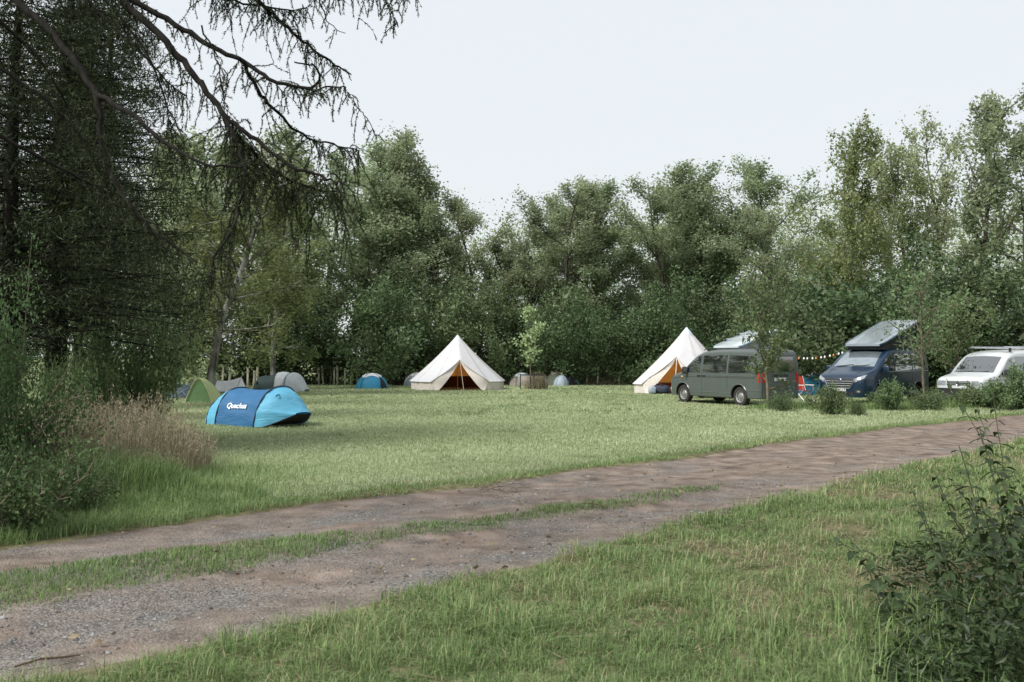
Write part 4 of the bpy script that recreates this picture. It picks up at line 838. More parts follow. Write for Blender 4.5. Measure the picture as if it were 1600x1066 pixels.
# ------------------------------------------------------------------ vans
def mat_paint(name, col, rough=0.28, dirt=0.12):
    m, nt, lk, p = nmat(name)
    c = ramp(nt, lk, noise_node(nt, lk, 3.0, 6), [(0.35, tuple(x * (1 - dirt) + 0.004 for x in col)), (0.65, col)])
    lk.new(c, p.inputs['Base Color']); p.inputs['Roughness'].default_value = rough; p.inputs['Coat Weight'].default_value = 0.45; p.inputs['Coat Roughness'].default_value = 0.06; p.inputs['Metallic'].default_value = 0.15
    return m
PAINT = {'grey': mat_paint('paint_grey', (0.088, 0.104, 0.099), 0.4), 'blue': mat_paint('paint_blue', (0.005, 0.024, 0.055), 0.3), 'white': mat_paint('paint_white', (0.56, 0.58, 0.58), 0.35, 0.08), 'cream': mat_paint('paint_cream', (0.66, 0.69, 0.70), 0.35, 0.08)}
M['glass'] = mat_plain('window_glass', (0.010, 0.013, 0.014), 0.03, 0.0, 0.1, 3, 0, 1, 1.0, 1.0, 2.1)
M['screen_glass'] = mat_plain('windscreen_glass', (0.36, 0.41, 0.44), 0.05, 0.75, 0.25, 2.2, 0, 1, 0.8, 0.6)
M['plastic'] = mat_plain('black_plastic', (0.018, 0.018, 0.019), 0.55)
M['tyre'] = mat_plain('tyre_rubber', (0.022, 0.020, 0.019), 0.85, 0, 0.3, 30)
M['steel_rim'] = mat_plain('steel_rim', (0.33, 0.33, 0.32), 0.42, 0.6)
M['chrome'] = mat_plain('chrome', (0.62, 0.63, 0.65), 0.16, 1.0)
M['lamp_red'] = mat_plain('lamp_red', (0.42, 0.015, 0.012), 0.12, 0, 0.1, 5, 0, 1, 0.6, 1.0)
M['lamp_clear'] = mat_plain('lamp_clear', (0.42, 0.45, 0.48), 0.10, 0.5, 0.35, 16, 0, 1, 0.8, 1.0)
M['amber'] = mat_plain('lamp_amber', (0.75, 0.45, 0.18), 0.2)
M['plate'] = mat_plain('plate_white', (0.72, 0.73, 0.70), 0.4)
M['plate_ink'] = mat_plain('plate_ink', (0.03, 0.03, 0.04), 0.5)
M['pop_canvas'] = mat_fabric('pop_canvas', (0.30, 0.33, 0.36), 0.15, 0.85, 0.3)
M['pop_dark'] = mat_fabric('pop_dark', (0.045, 0.05, 0.055), 0.1, 0.85, 0.3)
M['panel_pale'] = mat_plain('roof_panel_pale', (0.50, 0.55, 0.58), 0.22, 0.1, 0.1, 2, 0, 1, 0.6, 0.8)
def pchip(x, xp, fp):
    xp, fp = np.array(xp, float), np.array(fp, float); h = np.diff(xp); d = np.diff(fp) / h; m_ = np.zeros(len(xp))
    for i in range(1, len(xp) - 1):
        if d[i - 1] * d[i] > 0: w1, w2 = 2 * h[i] + h[i - 1], h[i] + 2 * h[i - 1]; m_[i] = (w1 + w2) / (w1 / d[i - 1] + w2 / d[i])
    m_[0], m_[-1] = d[0], d[-1]; x = np.asarray(x, float); i = np.clip(np.searchsorted(xp, x) - 1, 0, len(h) - 1); t = (x - xp[i]) / h[i]
    return (2 * t ** 3 - 3 * t ** 2 + 1) * fp[i] + (t ** 3 - 2 * t ** 2 + t) * h[i] * m_[i] + (-2 * t ** 3 + 3 * t ** 2) * fp[i + 1] + (t ** 3 - t ** 2) * h[i] * m_[i + 1]
class Van:
    def __init__(s, name, loc, heading, paint, top, wid, axles, label, tumble=0.15, belt=1.06, wr=0.335, group='parked camper vans'):
        s.o = empty(name, loc, math.atan2(heading[1], heading[0])); tag(s.o, label, 'van', group); s.paint = paint; s.wr = wr; s.axles = axles
        tx, tz = zip(*sorted(top)); wx, ww = zip(*sorted(wid)); x0, x1 = tx[0], tx[-1]; s.x0, s.x1 = x0, x1
        xs = np.unique(np.concatenate([np.linspace(x0, x1, 70), np.linspace(x1 - 0.35, x1, 16), np.linspace(x0, x0 + 0.2, 10)]))
        zt = pchip(xs, tx, tz); W = pchip(xs, wx, ww); zb = 0.27; zr = max(tz); rows = []
        for x, z1, wd in zip(xs, zt, W):
            def hw(z):
                g = 1.0 - 0.035 * np.clip((0.62 - z) / 0.35, 0, 1) ** 1.5 - tumble * (np.clip((z - belt) / (zr - belt), 0, 1) ** 1.5); return wd * g
            rc = min(0.16, (z1 - zb) * 0.3); half = [(0.0, zb), (hw(zb) * 0.6, zb), (hw(zb) * 0.97, zb)]
            for j in range(17): z = zb + 0.03 + (z1 - rc - zb - 0.03) * j / 16; half.append((hw(z), z))
            wt = hw(z1 - rc)
            for j in range(1, 7): a = math.pi / 2 * j / 6; half.append((wt - rc * (1 - math.cos(a)), z1 - rc + rc * math.sin(a) * 0.93))
            yt, ztop = half[-1]
            for j in range(1, 7): f = 1 - j / 6; half.append((yt * f, ztop + (rc * 0.07 + 0.012) * (1 - f * f)))
            rows.append([(x, y, z) for y, z in half] + [(x, -y, z) for y, z in half[::-1][1:-1]])
        n = len(rows[0]); vs = [q for r in rows for q in r]; fs = []
        for i in range(len(rows) - 1):
            for j in range(n): fs.append((i * n + j, i * n + (j + 1) % n, (i + 1) * n + (j + 1) % n, (i + 1) * n + j))
        fs.append(tuple(range(n))); fs.append(tuple(range((len(rows) - 1) * n, len(rows) * n))[::-1])
        mb = MB().add(vs, fs); s.bvh = BVHTree.FromPolygons([Vector(v) for v in vs], [f for f in fs]); body = mb.mesh('body', False)
        body.materials.append(paint); body.materials.append(M['plastic']); bo = link('body', body, None, s.o)
        cut = MB()
        for ax in axles:
            for sy in (-1, 1): cut.lathe([(0.001, sy * 0.55), (wr + 0.065, sy * 0.55), (wr + 0.065, sy * 1.3), (0.001, sy * 1.3)], 'y', 36, (ax, 0, wr))
        cm = cut.mesh('cut', False); bmx = bmesh.new(); bmx.from_mesh(cm); bmesh.ops.remove_doubles(bmx, verts=bmx.verts, dist=0.003); bmesh.ops.recalc_face_normals(bmx, faces=bmx.faces); bmx.to_mesh(cm); bmx.free()
        cm.materials.append(M['plastic']); co = link('cut', cm); co.parent = s.o
        md = bo.modifiers.new('arches', 'BOOLEAN'); md.object = co; md.operation = 'DIFFERENCE'; md.solver = 'EXACT'; md.material_mode = 'TRANSFER'
        dg = bpy.context.evaluated_depsgraph_get(); nm = bpy.data.meshes.new_from_object(bo.evaluated_get(dg)); bo.modifiers.clear(); bo.data = nm; nm.name = 'body'
        nm.polygons.foreach_set('use_smooth', [True] * len(nm.polygons)); nm.set_sharp_from_angle(angle=math.radians(32)); bpy.data.objects.remove(co)
        for ax in axles:
            for sy in (-1, 1): s.wheel(ax, sy * 0.80, sy)
    def wheel(s, x, y, sy):
        r = s.wr; w_ = empty('wheel', (x, y, r)); w_.parent = s.o
        MB().lathe([(r * 0.60, -0.10 * sy), (r * 0.93, -0.105 * sy), (r, -0.07 * sy), (r, 0.07 * sy), (r * 0.94, 0.105 * sy), (r * 0.66, 0.11 * sy), (r * 0.61, 0.09 * sy)], 'y', 32).obj('tyre', M['tyre'], w_)
        MB().lathe([(r * 0.62, -0.09 * sy), (r * 0.62, 0.095 * sy), (r * 0.56, 0.085 * sy), (r * 0.52, 0.045 * sy), (r * 0.36, 0.055 * sy), (r * 0.30, 0.08 * sy), (r * 0.17, 0.085 * sy), (r * 0.15, 0.105 * sy), (0.001, 0.108 * sy)], 'y', 28).obj('rim', M['steel_rim'], w_)
        for k in range(10):
            a = k * 0.628; MB().box((r * 0.44 * math.cos(a), 0.056 * sy, r * 0.44 * math.sin(a)), (0.035, 0.012, 0.035), Matrix.Rotation(-a, 3, 'Y'), 0.005).obj('rim_slot', M['plastic'], w_)
    def cast(s, axis, a, b_):
        org, d = {'x+': (Vector((9, a, b_)), Vector((-1, 0, 0))), 'x-': (Vector((-9, a, b_)), Vector((1, 0, 0))), 'y+': (Vector((a, 9, b_)), Vector((0, -1, 0))), 'y-': (Vector((a, -9, b_)), Vector((0, 1, 0))), 'z+': (Vector((a, b_, 9)), Vector((0, 0, -1)))}[axis]
        h = s.bvh.ray_cast(org, d)
        if h[0] is None: h = s.bvh.find_nearest(org + d * 7)
        nn = h[1].normalized()
        return h[0], (nn if nn.dot(d) < 0 else -nn)
    def panel(s, name, axis, bot, top, mat, off=0.006, nu=12, nv=6, parent=None, thick=0.015):
        def rs(poly, n):
            poly = np.array(poly, float)
            if len(poly) == n + 1: return poly
            dl = np.concatenate([[0], np.cumsum(np.linalg.norm(np.diff(poly, axis=0), axis=1))]); u = np.linspace(0, dl[-1], n + 1); return np.stack([np.interp(u, dl, poly[:, 0]), np.interp(u, dl, poly[:, 1])], 1)
        B, T = rs(bot, nu), rs(top, nu); P = []
        for j in range(-1, nv + 2):
            row = []
            for i in range(-1, nu + 2):
                ii, jj = min(max(i, 0), nu), min(max(j, 0), nv); f = jj / nv; q = B[ii] * (1 - f) + T[ii] * f; pos, nn = s.cast(axis, q[0], q[1]); rim = i in (-1, nu + 1) or j in (-1, nv + 1); row.append(pos + nn * (off - (thick if rim else 0)))
            P.append(row)
        return MB().grid(P).obj(name, mat, parent or s.o, angle=40)
    def strip(s, name, axis, pts, w_, mat, off=0.004, parent=None, n=24):
        pts = np.array(pts, float); dl = np.concatenate([[0], np.cumsum(np.linalg.norm(np.diff(pts, axis=0), axis=1))]); u = np.linspace(0, dl[-1], n); Q = np.stack([np.interp(u, dl, pts[:, 0]), np.interp(u, dl, pts[:, 1])], 1)
        R = []
        for q in Q: pos, nn = s.cast(axis, q[0], q[1]); R.append(pos + nn * off)
        return MB().tube(R, w_, 5).obj(name, mat, parent or s.o)
    def both(s, fn, *a, **k): return [fn(*a, axis=ax, **k) for ax in ('y+', 'y-')]
    def mirror(s, x, y, z):
        for sy in (-1, 1):
            m_ = MB().box((x, sy * (y + 0.13), z), (0.12, 0.20, 0.26), None, 0.045).obj('mirror', M['plastic'] if s.paint != PAINT['blue'] else s.paint, s.o)
            MB().box((x - 0.055, sy * (y + 0.13), z), (0.02, 0.16, 0.21), None, 0.008).obj('mirror_glass', M['glass'], m_); MB().tube([(x, sy * (y - 0.03), z - 0.10), (x, sy * (y + 0.10), z - 0.09)], 0.025, 6).obj('mirror_arm', M['plastic'], m_)
    def plate(s, axis, x, z, w_, txt):
        pl = s.panel('number_plate', axis, [(x - w_ / 2, z - 0.055), (x + w_ / 2, z - 0.055)], [(x - w_ / 2, z + 0.055), (x + w_ / 2, z + 0.055)], M['plate'], 0.02, 6, 2, None, 0.02)
        for k in range(6):
            q = x - w_ * 0.36 + w_ * 0.72 * k / 5 + (0.02 if k > 1 else -0.02); s.strip('plate_mark', axis, [(q - 0.012, z - 0.03), (q + 0.012, z + 0.03)], 0.010, M['plate_ink'], 0.022, pl, 3)
        return pl
    def side_glass(s, panes):
        for ax in ('y+', 'y-'):
            for bot, top in panes: s.panel('side_window', ax, bot, top, M['glass'], 0.006, 12, 6)
    def seams(s, lines, w_=0.006):
        for ax in ('y+', 'y-'):
            for ln in lines: s.strip('door_gap', ax, ln, w_, M['plastic'], 0.0)
    def arches(s):
        for ax in s.axles:
            for sd in ('y+', 'y-'):
                r = s.wr + 0.085; s.strip('arch_lip', sd, [(ax + r * math.cos(t), s.wr + r * math.sin(t)) for t in np.linspace(0.08, math.pi - 0.08, 22)], 0.018, s.paint, 0.004)
    def handles(s, pts):
        for sd, sy in (('y+', 1), ('y-', -1)):
            for x, z in pts:
                pos, nn = s.cast(sd, x, z); MB().box(pos + nn * 0.022, (0.17, 0.03, 0.035), None, 0.01).obj('door_handle', M['plastic'], s.o)
    def pop_top(s, x_f, x_r, z0, rise, hw, mat, canvas, trim):
        r = MB(); L = x_f - x_r; th = math.atan2(rise, L)
        def P(u, v, k): x = x_f + 0.12 - (L + 0.2) * u; z = z0 + 0.05 + rise * u; e = (1 - abs(2 * v - 1) ** 4) * 0.045 + 0.02 * math.sin(math.pi * u); q = 1 - 0.12 * max(0, (0.12 - u) / 0.12) ** 2; return (x, (2 * v - 1) * hw * q, z + (e if k else 0) + (0.05 if k else 0.0))
        nu, nv = 16, 16; top = [[P(i / nu, j / nv, 1) for j in range(nv + 1)] for i in range(nu + 1)]; pn = MB().grid(top)
        bot = [[P(i / nu, j / nv, 0) for j in range(nv + 1)] for i in range(nu + 1)]; pn.grid(bot)
        for A, B in ((top[0], bot[0]), (top[-1], bot[-1]), ([q[0] for q in top], [q[0] for q in bot]), ([q[-1] for q in top], [q[-1] for q in bot])): pn.grid([A, B])
        po = pn.obj('pop_up_roof', mat, s.o, angle=30)
        for v in (0.0, 1.0):
            MB().tube([Vector(P(i / nu, v, 0)) + Vector((0, 0, 0.035)) for i in range(nu + 1)], 0.038, 8).obj('roof_edge', trim, po)
        ins = hw * 0.90; x_a, x_b = x_f - 0.10, x_r + 0.05; zf = lambda x: z0 + 0.05 + rise * (x_f + 0.12 - x) / (L + 0.2)
        c = MB()
        for sy in (-1, 1): c.grid([[(x, sy * (ins - 0.05 * math.sin(math.pi * f) * (zf(x) - z0 + 0.08)), z0 - 0.08 + (zf(x) + 0.01 - z0 + 0.08) * f) for x in np.linspace(x_a, x_b, 12)] for f in np.linspace(0, 1, 6)])
        for x in (x_a, x_b): c.grid([[(x, y, z0 - 0.08 + (zf(x) + 0.01 - z0 + 0.08) * f) for y in np.linspace(-ins, ins, 6)] for f in (0, 0.5, 1)])
        c.obj('canvas_wall', canvas, s.o, angle=40); return po, P
def orient(px, Y, deg): a = math.radians(deg); return Vector((at(px, 560, Y).x, Y, 0)), Vector((-math.sin(a), -math.cos(a)))
# ---- grey van, tail towards us
fw, rw = gnd(1071, 629.3), gnd(1156, 634.8); hd = (fw - rw).xy.normalized(); lf = Vector((-hd.y, hd.x))
ctr = (fw + rw).xy / 2 - lf * 0.86 - hd * 0.04
V1 = Van('parked_van', (ctr.x, ctr.y, gz(*ctr)), hd, PAINT['grey'],
         [(2.44, 0.66), (2.43, 0.76), (2.38, 0.90), (2.22, 1.02), (1.9, 1.11), (1.62, 1.20), (1.2, 1.50), (0.78, 1.79), (0.5, 1.88), (0, 1.945), (-1.0, 1.965), (-2.0, 1.95), (-2.3, 1.93), (-2.39, 1.88), (-2.43, 1.80), (-2.45, 1.70)],
         [(2.44, 0.62), (2.41, 0.75), (2.3, 0.86), (2.05, 0.92), (1.6, 0.945), (0.5, 0.952), (-1.8, 0.952), (-2.2, 0.94), (-2.38, 0.905), (-2.45, 0.85)], (1.54, -1.46), 'grey green van parked side-on beside the right bell tent, its tail towards the track')
V1.panel('windscreen', 'z+', [(1.58, -0.72), (1.60, 0.0), (1.58, 0.72)], [(0.86, -0.62), (0.84, 0.0), (0.86, 0.62)], M['glass'], 0.006, 12, 8)
V1.side_glass([([(1.46, 1.13), (0.55, 1.13)], [(1.02, 1.56), (0.78, 1.68), (0.55, 1.72)]), ([(0.42, 1.13), (-0.82, 1.13)], [(0.42, 1.73), (-0.82, 1.75)]), ([(-0.92, 1.13), (-2.18, 1.15)], [(-0.92, 1.75), (-2.12, 1.71)])])
V1.panel('rear_window', 'x-', [(-0.66, 1.17), (0.66, 1.17)], [(-0.58, 1.69), (0.58, 1.69)], M['glass'], 0.006, 12, 6)
for sy in (-1, 1): V1.panel('tail_light', 'x-', [(sy * 0.80, 0.82), (sy * 0.70, 0.82)], [(sy * 0.80, 1.16), (sy * 0.70, 1.16)], M['lamp_red'], 0.012, 4, 8); V1.panel('headlight', 'x+', [(sy * 0.40, 0.72), (sy * 0.72, 0.74)], [(sy * 0.44, 0.88), (sy * 0.72, 0.93)], M['lamp_clear'], 0.01, 6, 4)
for ax in ('y+', 'y-'): V1.panel('tail_light_side', ax, [(-2.42, 0.84), (-2.33, 0.84)], [(-2.42, 1.15), (-2.33, 1.15)], M['lamp_red'], 0.010, 3, 6); V1.panel('side_repeater', ax, [(1.62, 0.95), (1.52, 0.95)], [(1.62, 0.99), (1.52, 0.99)], M['amber'], 0.008, 3, 2)
V1.plate('x-', 0.0, 0.93, 0.52, ''); V1.panel('plate_recess', 'x-', [(-0.36, 1.0), (0.36, 1.0)], [(-0.34, 1.10), (0.34, 1.10)], M['plastic'], 0.006, 6, 2)
V1.panel('rear_bumper', 'x-', [(-0.78, 0.30), (0.78, 0.30)], [(-0.78, 0.56), (0.78, 0.56)], PAINT['grey'], 0.04, 16, 4, None, 0.05)
V1.seams([[(0.485, 0.33), (0.485, 1.78)], [(1.50, 1.1), (1.55, 0.80)], [(-0.87, 1.02), (-0.87, 0.60)], [(0.485, 1.01), (-2.30, 1.01)]]); V1.seams([[(2.2, 0.90), (1.3, 0.97), (-2.38, 0.97)]], 0.009)
for ax in ('y+', 'y-'): V1.strip('sill_crease', ax, [(1.1, 0.44), (-1.02, 0.44)], 0.012, PAINT['grey'], 0.0); V1.strip('bumper_line', ax, [(-1.92, 0.55), (-2.40, 0.56)], 0.012, PAINT['grey'], 0.004)
V1.seams([]); V1.strip('tailgate_gap', 'x-', [(-0.70, 0.62), (-0.70, 1.75), (0.70, 1.75), (0.70, 0.62), (-0.70, 0.62)], 0.006, M['plastic'], 0.0, None, 60)
V1.arches(); V1.handles([(0.62, 1.02), (0.36, 1.02)]); V1.mirror(1.28, 0.94, 1.20)
for sy in (-1, 1):
    MB().tube([(0.6, sy * 0.70, 1.93), (0.5, sy * 0.70, 1.985), (-2.0, sy * 0.70, 2.0), (-2.15, sy * 0.70, 1.94)], 0.018, 6).obj('roof_rail', M['plastic'], V1.o)
# ---- white camper with raised roof behind the grey van
pz, hz_ = orient(1137, 41.0, 47)
V4 = Van('camper_van', (*(pz.xy - hz_ * 0.85), gz(pz.x, pz.y)), hz_, PAINT['cream'], [(2.44, 0.66), (2.43, 0.76), (2.38, 0.90), (2.22, 1.02), (1.9, 1.11), (1.62, 1.20), (1.2, 1.50), (0.78, 1.79), (0.5, 1.88), (0, 1.945), (-1.0, 1.965), (-2.0, 1.95), (-2.3, 1.93), (-2.39, 1.88), (-2.43, 1.80), (-2.45, 1.70)],
         [(2.44, 0.62), (2.41, 0.75), (2.3, 0.86), (2.05, 0.92), (1.6, 0.945), (0.5, 0.952), (-1.8, 0.952), (-2.2, 0.94), (-2.38, 0.905), (-2.45, 0.85)], (1.54, -1.46), 'white camper van behind the grey van, only its raised pop-up roof showing')
V4.panel('windscreen', 'z+', [(1.58, -0.72), (1.60, 0.0), (1.58, 0.72)], [(0.86, -0.62), (0.84, 0.0), (0.86, 0.62)], M['glass'], 0.006, 10, 6)
V4.side_glass([([(1.46, 1.13), (0.55, 1.13)], [(1.02, 1.56), (0.78, 1.68), (0.55, 1.72)]), ([(0.42, 1.13), (-0.82, 1.13)], [(0.42, 1.73), (-0.82, 1.75)])])
po, P = V4.pop_top(0.85, -1.75, 2.0, 0.72, 0.68, M['panel_pale'], M['pop_canvas'], mat_plain('trim_steel_blue', (0.16, 0.24, 0.29), 0.35))
for u in (0.28, 0.62): MB().tube([Vector(P(u, v, 1)) + Vector((0, 0, 0.09)) for v in (0.02, 0.5, 0.98)], 0.022, 6).obj('roof_bar', M['chrome'], po); [MB().box(Vector(P(u, v, 1)) + Vector((0, 0, 0.05)), (0.10, 0.08, 0.11), None, 0.015).obj('bar_foot', M['plastic'], po) for v in (0.08, 0.92)]
# ---- blue van with raised roof
pz, hz_ = orient(1311, 35.0, 47.5)
V2 = Van('camper_van', (*(pz.xy - hz_ * 2.48), gz(pz.x, pz.y)), hz_, PAINT['blue'],
         [(2.48, 0.62), (2.47, 0.78), (2.43, 0.93), (2.34, 1.03), (2.05, 1.15), (1.7, 1.26), (1.48, 1.34), (1.0, 1.66), (0.62, 1.87), (0.3, 1.95), (-0.3, 1.98), (-1.2, 1.99), (-2.2, 1.97), (-2.42, 1.92), (-2.47, 1.84), (-2.49, 1.7)],
         [(2.48, 0.60), (2.45, 0.74), (2.36, 0.85), (2.1, 0.93), (1.6, 0.985), (0.5, 0.993), (-1.8, 0.993), (-2.3, 0.97), (-2.43, 0.93), (-2.49, 0.87)], (1.48, -1.45), 'dark blue camper van with its pop-up roof raised, facing the track', 0.14, 1.12, 0.345)
V2.panel('windscreen', 'z+', [(1.46, -0.78), (1.52, 0.0), (1.46, 0.78)], [(0.66, -0.66), (0.62, 0.0), (0.66, 0.66)], M['screen_glass'], 0.006, 14, 8)
V2.side_glass([([(1.40, 1.20), (0.42, 1.18)], [(0.90, 1.62), (0.42, 1.77)]), ([(0.30, 1.18), (-0.95, 1.20)], [(0.30, 1.78), (-0.95, 1.80)]), ([(-1.05, 1.20), (-2.25, 1.24)], [(-1.05, 1.80), (-2.2, 1.76)])])
gr = V2.panel('grille', 'x+', [(-0.40, 0.60), (0.40, 0.60)], [(-0.56, 0.90), (-0.3, 0.925), (0.3, 0.925), (0.56, 0.90)], M['plastic'], 0.012, 16, 6)
for z, hw_ in ((0.665, 0.42), (0.745, 0.47), (0.825, 0.51)): V2.strip('grille_bar', 'x+', [(-hw_, z), (hw_, z)], 0.015, M['chrome'], 0.022, gr)
V2.strip('grille_frame', 'x+', [(-0.58, 0.915), (-0.41, 0.585), (0.41, 0.585), (0.58, 0.915)], 0.014, M['chrome'], 0.014, gr, 50)
pos, nn = V2.cast('x+', 0.0, 0.875)
bd = MB().lathe([(0.001, 0.03), (0.075, 0.03), (0.09, 0.022), (0.09, 0.0)], 'x', 26).obj('oval_badge', M['chrome'], V2.o); bd.location = pos + Vector((0.005, 0, 0)); bd.scale = (1, 1.0, 0.42)
b2 = MB().lathe([(0.001, 0.034), (0.072, 0.034), (0.072, 0.02)], 'x', 26).obj('badge_field', mat_plain('badge_blue', (0.012, 0.03, 0.12), 0.25), bd)
tm = text_mesh('Ford', 0.085, 0.3, 0.0, 0.0)
for v in tm.vertices: x_, y_ = v.co.x, v.co.y; v.co = Vector((0.037, x_ * 0.75, y_ * 1.2))
link('badge_lettering', tm, M['chrome'], bd)
for sy in (-1, 1):
    V2.panel('headlight', 'x+', [(sy * 0.56, 0.77), (sy * 0.86, 0.93)], [(sy * 0.60, 0.92), (sy * 0.88, 1.06)], M['lamp_clear'], 0.010, 8, 4)
    V2.panel('fog_lamp_recess', 'x+', [(sy * 0.52, 0.40), (sy * 0.82, 0.42)], [(sy * 0.55, 0.55), (sy * 0.82, 0.56)], M['plastic'], 0.006, 6, 3)
    V2.panel('fog_lamp', 'x+', [(sy * 0.66, 0.45), (sy * 0.76, 0.45)], [(sy * 0.66, 0.51), (sy * 0.76, 0.51)], M['lamp_clear'], 0.014, 4, 2); V2.panel('tail_light', 'x-', [(sy * 0.84, 0.8), (sy * 0.76, 0.8)], [(sy * 0.84, 1.4), (sy * 0.76, 1.4)], M['lamp_red'], 0.012, 3, 6)
V2.panel('lower_intake', 'x+', [(-0.46, 0.36), (0.46, 0.36)], [(-0.46, 0.47), (0.46, 0.47)], M['plastic'], 0.008, 10, 3); V2.plate('x+', 0.0, 0.535, 0.52, '')
V2.strip('bonnet_gap', 'x+', [(-0.62, 0.955), (0, 0.975), (0.62, 0.955)], 0.006, M['plastic'], 0.0)
for sg in (0.28, -0.34): V2.strip('wiper', 'z+', [(1.50, sg - 0.30), (1.47, sg), (1.40, sg + 0.30)], 0.012, M['plastic'], 0.02)
V2.strip('bonnet_crease', 'z+', [(2.25, -0.52), (1.55, -0.66)], 0.008, PAINT['blue'], 0.0); V2.strip('bonnet_crease', 'z+', [(2.25, 0.52), (1.55, 0.66)], 0.008, PAINT['blue'], 0.0)
V2.seams([[(0.36, 0.35), (0.36, 1.84)], [(1.44, 1.15), (1.50, 0.85)], [(-1.0, 1.1), (-1.0, 0.5)]]); V2.seams([[(1.30, 1.10), (-2.4, 1.13)]], 0.013)
for ax in ('y+', 'y-'): V2.strip('waist_strip', ax, [(1.26, 1.145), (-2.3, 1.165)], 0.012, M['chrome'], 0.004)
V2.arches(); V2.handles([(0.55, 1.04), (0.2, 1.04)]); V2.mirror(1.22, 0.98, 1.24)
po, P = V2.pop_top(0.72, -1.98, 2.02, 0.92, 0.76, mat_paint('paint_blue_pale', (0.24, 0.28, 0.31), 0.10), M['pop_dark'], PAINT['blue'])
# ---- white van with roof bars
pz, hz_ = orient(1497, 34.0, 58)
V3 = Van('parked_van', (*(pz.xy - hz_ * 2.39), gz(pz.x, pz.y)), hz_, PAINT['white'],
         [(2.39, 0.62), (2.385, 0.80), (2.35, 0.92), (2.26, 0.99), (1.95, 1.06), (1.58, 1.14), (1.2, 1.45), (0.82, 1.74), (0.55, 1.84), (0, 1.91), (-1.0, 1.94), (-2.0, 1.92), (-2.3, 1.88), (-2.37, 1.8), (-2.39, 1.68)],
         [(2.39, 0.70), (2.37, 0.80), (2.28, 0.87), (2.0, 0.905), (1.5, 0.918), (0.5, 0.92), (-1.8, 0.92), (-2.2, 0.91), (-2.34, 0.88), (-2.39, 0.84)], (1.50, -1.42), 'white van with roof bars at the right edge, behind brambles')
V3.panel('windscreen', 'z+', [(1.54, -0.74), (1.56, 0.0), (1.54, 0.74)], [(0.90, -0.66), (0.88, 0.0), (0.90, 0.66)], M['glass'], 0.006, 12, 8)
V3.side_glass([([(1.38, 1.08), (0.62, 1.06)], [(0.98, 1.50), (0.85, 1.62), (0.62, 1.68)]), ([(0.46, 1.08), (-0.72, 1.08)], [(0.46, 1.70), (-0.72, 1.71)]), ([(-0.84, 1.08), (-2.1, 1.1)], [(-0.84, 1.71), (-2.05, 1.66)])])
gr = V3.panel('grille', 'x+', [(-0.44, 0.72), (0.44, 0.72)], [(-0.44, 0.86), (0.44, 0.86)], M['plastic'], 0.010, 12, 4)
for z in (0.76, 0.82): V3.strip('grille_bar', 'x+', [(-0.43, z), (0.43, z)], 0.006, PAINT['white'], 0.014, gr)
pos, nn = V3.cast('x+', 0, 0.79); rb = MB().lathe([(0.068, 0.02), (0.078, 0.028), (0.085, 0.02), (0.085, 0.0)], 'x', 24); rb.tube([(0.02, -0.05, 0.04), (0.02, -0.018, -0.055), (0.02, 0.0, -0.01), (0.02, 0.018, -0.055), (0.02, 0.05, 0.04)], 0.007, 5); rb.tube([(0.02, -0.025, 0.055), (0.02, 0.0, 0.005), (0.02, 0.025, 0.055)], 0.007, 5)
e = rb.obj('round_emblem', M['chrome'], V3.o); e.location = pos + Vector((0.012, 0, 0))
for sy in (-1, 1): V3.panel('headlight', 'x+', [(sy * 0.48, 0.71), (sy * 0.80, 0.71)], [(sy * 0.48, 0.87), (sy * 0.80, 0.88)], M['lamp_clear'], 0.010, 6, 4); V3.panel('tail_light', 'x-', [(sy * 0.82, 0.7), (sy * 0.72, 0.7)], [(sy * 0.82, 1.1), (sy * 0.72, 1.1)], M['lamp_red'], 0.012, 3, 6)
V3.panel('front_bumper', 'x+', [(-0.78, 0.30), (0.78, 0.30)], [(-0.78, 0.62), (0.78, 0.62)], M['plastic'], 0.05, 16, 4, None, 0.06); V3.plate('x+', 0.0, 0.47, 0.52, '')
V3.seams([[(0.54, 0.35), (0.54, 1.74)], [(1.42, 1.06), (1.46, 0.8)], [(-0.78, 1.02), (-0.78, 0.5)]]); V3.seams([[(2.1, 0.90), (-2.3, 0.95)]], 0.008)
for sg in (0.28, -0.30): V3.strip('wiper', 'z+', [(1.56, sg - 0.28), (1.55, sg), (1.50, sg + 0.28)], 0.010, M['plastic'], 0.018)
V3.arches(); V3.handles([(0.66, 0.98), (0.40, 0.98)]); V3.mirror(1.22, 0.92, 1.14)
for x in (0.55, -0.55, -1.55):
    rb = MB().tube([(x, -0.80, 2.0), (x, 0.80, 2.0)], 0.02, 6).obj('roof_bar', M['chrome'], V3.o)
    for sy in (-1, 1): MB().box((x, sy * 0.74, 1.93), (0.07, 0.07, 0.14), None, 0.012).obj('bar_foot', M['plastic'], rb)
for sy in (-1, 1): MB().tube([(0.75, sy * 0.62, 2.035), (-1.95, sy * 0.62, 2.035)], 0.022, 6).obj('roof_pole', M['chrome'], V3.o)

